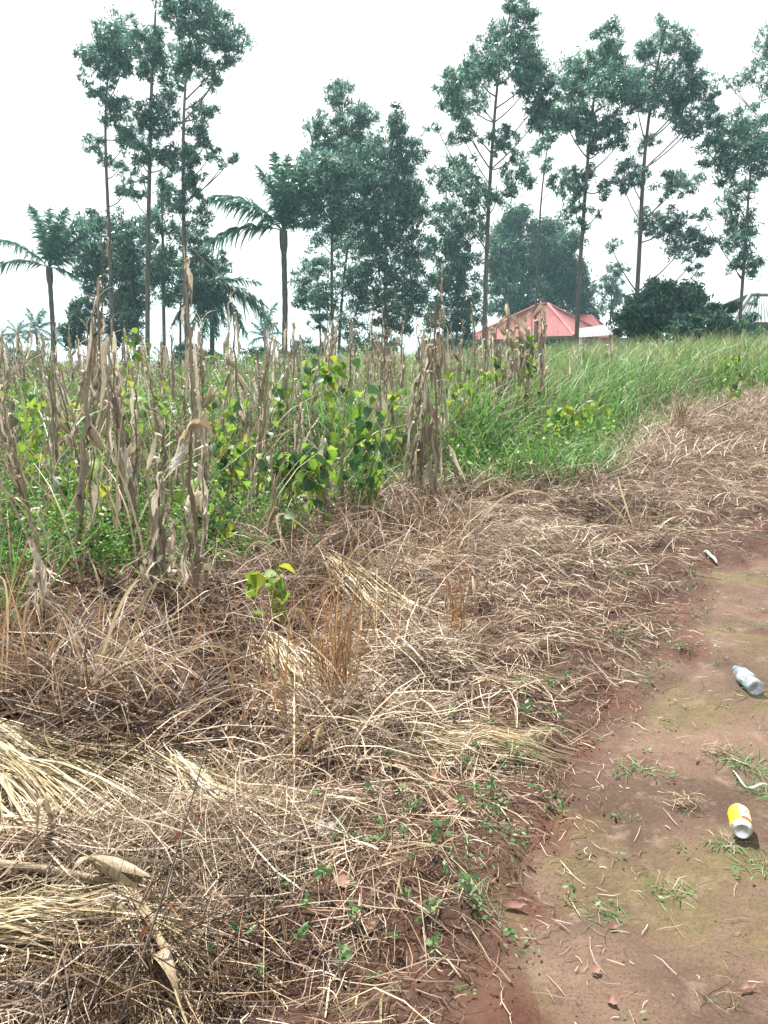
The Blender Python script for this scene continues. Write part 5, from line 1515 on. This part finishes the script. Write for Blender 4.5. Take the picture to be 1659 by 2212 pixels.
for k in range(4):
    rr = np.random.default_rng(60 + k)
    g = Geo()
    n = 9
    a = rand_dirs(rr, n, 0.05, 0.7); c = a * rr.uniform(.008, .022, (n, 1)) + np.array([0, 0, .012]) + np.array([0, 0, 1]) * rr.uniform(0, .025, (n, 1))
    s = nrm(np.cross(a, rand_dirs(rr, n)))
    diamonds(g, c, a * .011, s * .0055)
    tube(g, [(0, 0, -.005), (.001, 0, .015), (0, .002, .035)], .0009, 3, False)
    sprout_meshes.append(g.mesh('sprout', M['sprout'], False))
for k, (u, v) in enumerate(sprout_spots):
    b = gp(u, v)
    o = link('sprout', sprout_meshes[k % 4], None, b + np.array([0, 0, .008]))
    o.rotation_euler = (0, 0, k * 2.4); o.scale = (random.uniform(.8, 1.5),) * 3
    lm = min(LM, key=lambda m: math.hypot(m[0] - u, m[1] - v))
    du, dv = u - lm[0], v - lm[1]
    side = ('right of' if du > 0 else 'left of') if abs(du) > abs(dv) else ('below' if dv > 0 else 'above')
    far = 'close ' if math.hypot(du, dv) < 60 else 'well ' if math.hypot(du, dv) > 110 else ''
    tag(o, 'tiny green seedling in the straw, ' + far + side + ' ' + lm[2], 'seedling', 'seedlings in the straw')

# ------------------------------------------------------------------ bottle, can, scraps


def frame_from_axis(o, loc, d, roll=0.0):
    q = Vector(d).to_track_quat('Z', 'Y')
    o.rotation_mode = 'QUATERNION'
    from mathutils import Quaternion
    o.rotation_quaternion = q @ Quaternion((0, 0, 1), roll)
    o.location = loc


def bottle_mat():
    m, nt, out = new_mat("clear_plastic")
    N, Lk = nt.nodes, nt.links
    b = N.new('ShaderNodeBsdfPrincipled'); b.inputs['Base Color'].default_value = (0.33, 0.37, 0.40, 1); b.inputs['Roughness'].default_value = 0.22
    b.inputs['Specular IOR Level'].default_value = 0.8
    tr = N.new('ShaderNodeBsdfTransparent'); tr.inputs['Color'].default_value = (0.90, 0.94, 0.96, 1)
    tc = N.new('ShaderNodeTexCoord'); nz = N.new('ShaderNodeTexNoise'); nz.inputs['Scale'].default_value = 45; nz.inputs['Detail'].default_value = 4
    Lk.new(tc.outputs['Object'], nz.inputs['Vector'])
    r = ramp_node(nt, [(0.35, (.30, .30, .30)), (0.7, (.62, .62, .62))])
    Lk.new(nz.outputs['Fac'], r.inputs['Fac'])
    bp = N.new('ShaderNodeBump'); bp.inputs['Strength'].default_value = 0.9; bp.inputs['Distance'].default_value = 0.006
    Lk.new(nz.outputs['Fac'], bp.inputs['Height']); Lk.new(bp.outputs['Normal'], b.inputs['Normal'])
    mx = N.new('ShaderNodeMixShader')
    Lk.new(r.outputs['Color'], mx.inputs['Fac']); Lk.new(tr.outputs[0], mx.inputs[1]); Lk.new(b.outputs[0], mx.inputs[2])
    Lk.new(mx.outputs[0], out.inputs['Surface'])
    return m


pa, pb = gp(1590, 1448), gp(1634, 1496)
R_B = 0.036
d = np.array([pa[0] - pb[0], pa[1] - pb[1], 0.0]); LB = float(np.linalg.norm(d)); d /= LB
LB = 0.25
BT = empty('plastic_bottle', (0, 0, 0), 'empty crumpled clear plastic bottle with blue cap lying on the path', 'bottle')
frame_from_axis(BT, (pb[0], pb[1], pb[2] + R_B + 0.004), (d[0], d[1], -0.05))
prof = [(0.0001, .008), (.012, .006), (.022, .0), (.031, .003), (.035, .012), (.036, .03), (.0335, .05), (.036, .055), (.036, .075), (.0335, .08), (.0345, .085), (.0345, .15), (.033, .155), (.036, .165), (.035, .185), (.029, .205), (.020, .222), (.0135, .232), (.0125, .245)]
g = Geo(); lathe(g, prof, 28)
V = g.V[0]; rr = np.random.default_rng(3)
V[:, :2] *= (1 + 0.06 * np.sin(V[:, 2] * 70 + 3 * np.arctan2(V[:, 1], V[:, 0])) * ((V[:, 2] > .03) & (V[:, 2] < .19)))[:, None] + rr.normal(0, .012, (len(V), 1))
bm_ = bottle_mat()
g.build('body', bm_, BT)
g = Geo(); lathe(g, [(.0362, .088), (.0364, .10), (.0358, .12), (.0364, .148)], 28)
V = g.V[0]; V[:, :2] *= (1 + 0.05 * np.sin(V[:, 2] * 70 + 3 * np.arctan2(V[:, 1], V[:, 0])))[:, None]
g.build('label', solid("pale_blue_film", (0.16, 0.27, 0.33), (0.32, 0.38, 0.40), 40, 0.3), BT)
g = Geo(); lathe(g, [(.0158, .236), (.0162, .238), (.0158, .240)], 20); g.build('neck_ring', solid("dark_blue_plastic", (.02, .12, .20), None, 5, .4), BT)
g = Geo(); lathe(g, [(.0142, .2405), (.0148, .242), (.0146, .256), (.013, .258), (.0001, .258)], 20); g.build('cap', solid("blue_cap", (.06, .30, .40), (.10, .36, .46), 20, .4), BT)

# can: its base faces the camera
c0 = gp(1602, 1812)
R_C = 0.033
vd = nrm(np.array([c0[0], c0[1]]))
an = math.radians(9)
ax = np.array([vd[0] * math.cos(an) - vd[1] * math.sin(an), vd[0] * math.sin(an) + vd[1] * math.cos(an), 0.0])
CAN = empty('drinks_can', (0, 0, 0), 'yellow and orange drinks can lying with its silver base towards us', 'can')
frame_from_axis(CAN, (c0[0], c0[1], c0[2] + R_C + 0.004), ax)
alu = solid("bare_aluminium", (.60, .61, .63), (.74, .75, .77), 14, 0.33, 0.85, 0.5)
g = Geo(); lathe(g, [(.0001, .012), (.010, .0105), (.018, .006), (.0215, .0012), (.0225, .0), (.0245, .0012), (.0275, .006), (.0318, .0128), (.0326, .0155)], 32); g.build('base', alu, CAN)
cm, nt, out = new_mat("can_print")
N_, L_ = nt.nodes, nt.links
tc = N_.new('ShaderNodeTexCoord'); sx = N_.new('ShaderNodeSeparateXYZ'); L_.new(tc.outputs['Object'], sx.inputs[0])
atn = N_.new('ShaderNodeMath'); atn.operation = 'ARCTAN2'; L_.new(sx.outputs['Y'], atn.inputs[0]); L_.new(sx.outputs['X'], atn.inputs[1])
rp = N_.new('ShaderNodeMapRange'); rp.inputs['From Min'].default_value = -math.pi; rp.inputs['From Max'].default_value = math.pi; L_.new(atn.outputs[0], rp.inputs['Value'])
cr = ramp_node(nt, [(0.0, (.80, .40, .03)), (0.25, (.85, .50, .03)), (0.50, (.85, .50, .03)), (0.501, (.80, .62, .33)), (0.80, (.80, .62, .33)), (0.801, (.75, .30, .04)), (1.0, (.80, .40, .03))])
cr.color_ramp.interpolation = 'LINEAR'
L_.new(rp.outputs[0], cr.inputs['Fac'])
pb_ = N_.new('ShaderNodeBsdfPrincipled'); pb_.inputs['Roughness'].default_value = 0.35; pb_.inputs['Metallic'].default_value = 0.25
dn = N_.new('ShaderNodeTexNoise'); dn.inputs['Scale'].default_value = 55; dn.inputs['Detail'].default_value = 6; L_.new(tc.outputs['Object'], dn.inputs['Vector'])
dr_ = ramp_node(nt, [(.45, (0, 0, 0)), (.72, (.75, .75, .75))]); L_.new(dn.outputs['Fac'], dr_.inputs['Fac'])
dm = N_.new('ShaderNodeMixRGB'); dm.inputs['Color2'].default_value = (.16, .10, .06, 1); L_.new(dr_.outputs['Color'], dm.inputs['Fac']); L_.new(cr.outputs['Color'], dm.inputs['Color1'])
L_.new(dm.outputs['Color'], pb_.inputs['Base Color']); L_.new(pb_.outputs[0], out.inputs['Surface'])
g = Geo(); lathe(g, [(.0326, .0155), (.033, .018), (.0328, .032), (.033, .045), (.0322, .058), (.0326, .07), (.0329, .085), (.033, .098), (.031, .106), (.0265, .113)], 40); body = g.build('body', cm, CAN)
g = Geo(); lathe(g, [(.0265, .113), (.0272, .115), (.0262, .1155), (.0245, .1125), (.0001, .1125)], 32); g.build('lid', alu, CAN)
# which way is up, seen in the can's own axes, to turn the print towards the sky
bpy.context.view_layer.update()
upl = CAN.matrix_world.to_3x3().inverted() @ Vector((0, 0, 1))
TH = math.atan2(upl.y, upl.x)
rt = CAN.matrix_world.to_3x3().inverted() @ Vector((vd[1], -vd[0], 0))
SGN = 1.0 if (rt.x * -math.sin(TH) + rt.y * math.cos(TH)) > 0 else -1.0     # + angle runs to the right as seen


def wrap(g, a0, a1, z0, z1, rad=.03335, n=6):
    """patch on the can between angles a0..a1 (right of the top) and heights z0..z1"""
    t = np.linspace(a0, a1, n) * SGN + TH
    V = []
    for z in (z0, z1):
        V += [(rad * math.cos(q), rad * math.sin(q), z) for q in t]
    g.add(V, [(i, i + 1, n + i + 1, n + i) for i in range(n - 1)])


# colour sectors are laid from the top of the can
off = (TH + math.pi) / (2 * math.pi)
for e, (p_, c_) in zip(cr.color_ramp.elements, [(0, (.85, .48, .02)), (.2, (.85, .48, .02)), (.4, (.85, .48, .02)), (.5, (.85, .48, .02)), (.6, (.85, .48, .02)), (.8, (.82, .36, .02)), (1.0, (.85, .48, .02))]):
    e.color = (*c_, 1)
g = Geo(); wrap(g, -.12, 1.5, .038, .107 - .008, .03325, 14); g.build('cream_panel', solid("cream_print", (.80, .60, .30), (.82, .63, .34), 8, .4), CAN)
g = Geo(); wrap(g, -.05, 1.5, .0225, .0378, .03325, 14); g.build('maroon_band', solid("maroon_print", (.20, .035, .05), None, 8, .4), CAN)
ink = solid("dark_print", (.05, .03, .04), None, 8, .5)


def letter(strokes, a, z, w, h):
    g = Geo()
    for (x0, y0, x1, y1, th_) in strokes:
        n = 4
        dx, dy = x1 - x0, y1 - y0; l = math.hypot(dx, dy); px_, py_ = -dy / l * th_ / 2, dx / l * th_ / 2
        V = []
        for s in np.linspace(0, 1, n):
            for q in (-1, 1):
                X = x0 + dx * s + px_ * q; Y = y0 + dy * s + py_ * q
                tt = (a + X * w) * SGN + TH
                V.append((.0336 * math.cos(tt), .0336 * math.sin(tt), z + Y * h))
        g.add(V, [(2 * i, 2 * i + 1, 2 * i + 3, 2 * i + 2) for i in range(n - 1)])
    return g.build('letter', ink, CAN)


I_ = [(.5, 0, .5, 1, .32), (.15, .06, .85, .06, .12), (.15, .94, .85, .94, .12)]
X_ = [(.08, 0, .92, 1, .28), (.08, 1, .92, 0, .28)]
T_ = [(.5, 0, .5, 1, .30), (.0, .92, 1.0, .92, .18)]
for st, a in ((I_, .17), (X_, .42), (T_, .72)):
    letter(st, a, .062, .24, .018)

# white plastic strip, clear scrap
sc_m = plant("white_scrap", [(0, (.36, .35, .33)), (1, (.44, .43, .41))], 0.3, 0.35, 0.5)
for nm, pts, w, lab in (('plastic_strip', [(1582, 1658), (1600, 1682), (1628, 1692), (1655, 1686)], .0045, 'curved white plastic strip on the path at the right border'),
                        ('plastic_scrap', [(1518, 1208), (1532, 1212), (1548, 1218)], .016, 'crumpled clear plastic scrap at the far bend of the path'),
                        ('paper_scrap', [(680, 1825), (700, 1835), (725, 1835)], .02, 'crumpled pale paper scrap in the straw above the tan leaf')):
    P = curve3([gp(*q) for q in pts], 10); b = P[0].copy()
    P = P - b; P[:, 2] += 0.014 + .008 * np.sin(np.linspace(0, 9, 10))
    T = nrm(np.gradient(P, axis=0)); S = nrm(np.cross(T, [0.1, -.4, 1.0]))
    g = Geo(); ribbon3(g, P, w * np.array([.5, .9, 1, 1, 1, 1, 1, .9, .8, .3]), S, nrm(np.cross(S, T)), .5)
    tag(g.build(nm, sc_m, None), lab, 'litter').location = b

# clods of soil
rr = np.random.default_rng(90)
clod = []
for k in range(4):
    bm = None
    g = Geo(); th = np.linspace(0, math.pi, 4)
    lathe(g, np.stack([np.sin(th) * (1 + .2 * rr.normal(0, 1, 4)) + .001, -np.cos(th)], 1), 5)
    g.V[0] *= rr.uniform(.75, 1.25, g.V[0].shape)
    clod.append(g)
g = Geo()
for z, n, lo, hi in ((Z_DARK, 1500, .01, .045), (Z_STRAW, 500, .004, .014)):
    q = sample(z, n, rr, 4)
    for p in q:
        s = rr.uniform(lo, hi) * rr.uniform(.5, 1)
        c = clod[int(rr.integers(0, 4))]
        g.add(c.V[0] * s * np.array([1.2, 1, .8]) + np.array([p[0], p[1], float(H(*p)) + s * .2]), c.Q[0])
e_ = rr.integers(1, 8, 500); f_ = rr.uniform(0, 1, (500, 1)); q = EDGE[e_] * (1 - f_) + EDGE[e_ + 1] * f_ + rr.normal(0, .07, (500, 2))
for p in q:
    s = rr.uniform(.002, .005)
    c = clod[int(rr.integers(0, 4))]
    g.add(c.V[0] * s + np.array([p[0], p[1], float(H(*p))]), c.Q[0])
cl = g.build('soil_clods', M['soil'], None, smooth=False)
tag(cl, 'crumbs and clods of red soil on the field edge', None, None, 'stuff')
g = Geo()
q = sample(PATH, 1800, rr, 2.4)
for p in q:
    s = rr.uniform(.001, .0042)
    c = clod[int(rr.integers(0, 4))]
    g.add(c.V[0] * s + np.array([p[0], p[1], float(H(*p))]), c.Q[0])
cl = g.build('path_grit', M['soil'], None, smooth=False)
a = cl.data.attributes.new("path_wear", 'FLOAT', 'POINT')
a.data.foreach_set("value", np.ones(len(cl.data.vertices), np.float32))
tag(cl, 'fine grit and crumbs on the trodden path', None, None, 'stuff')
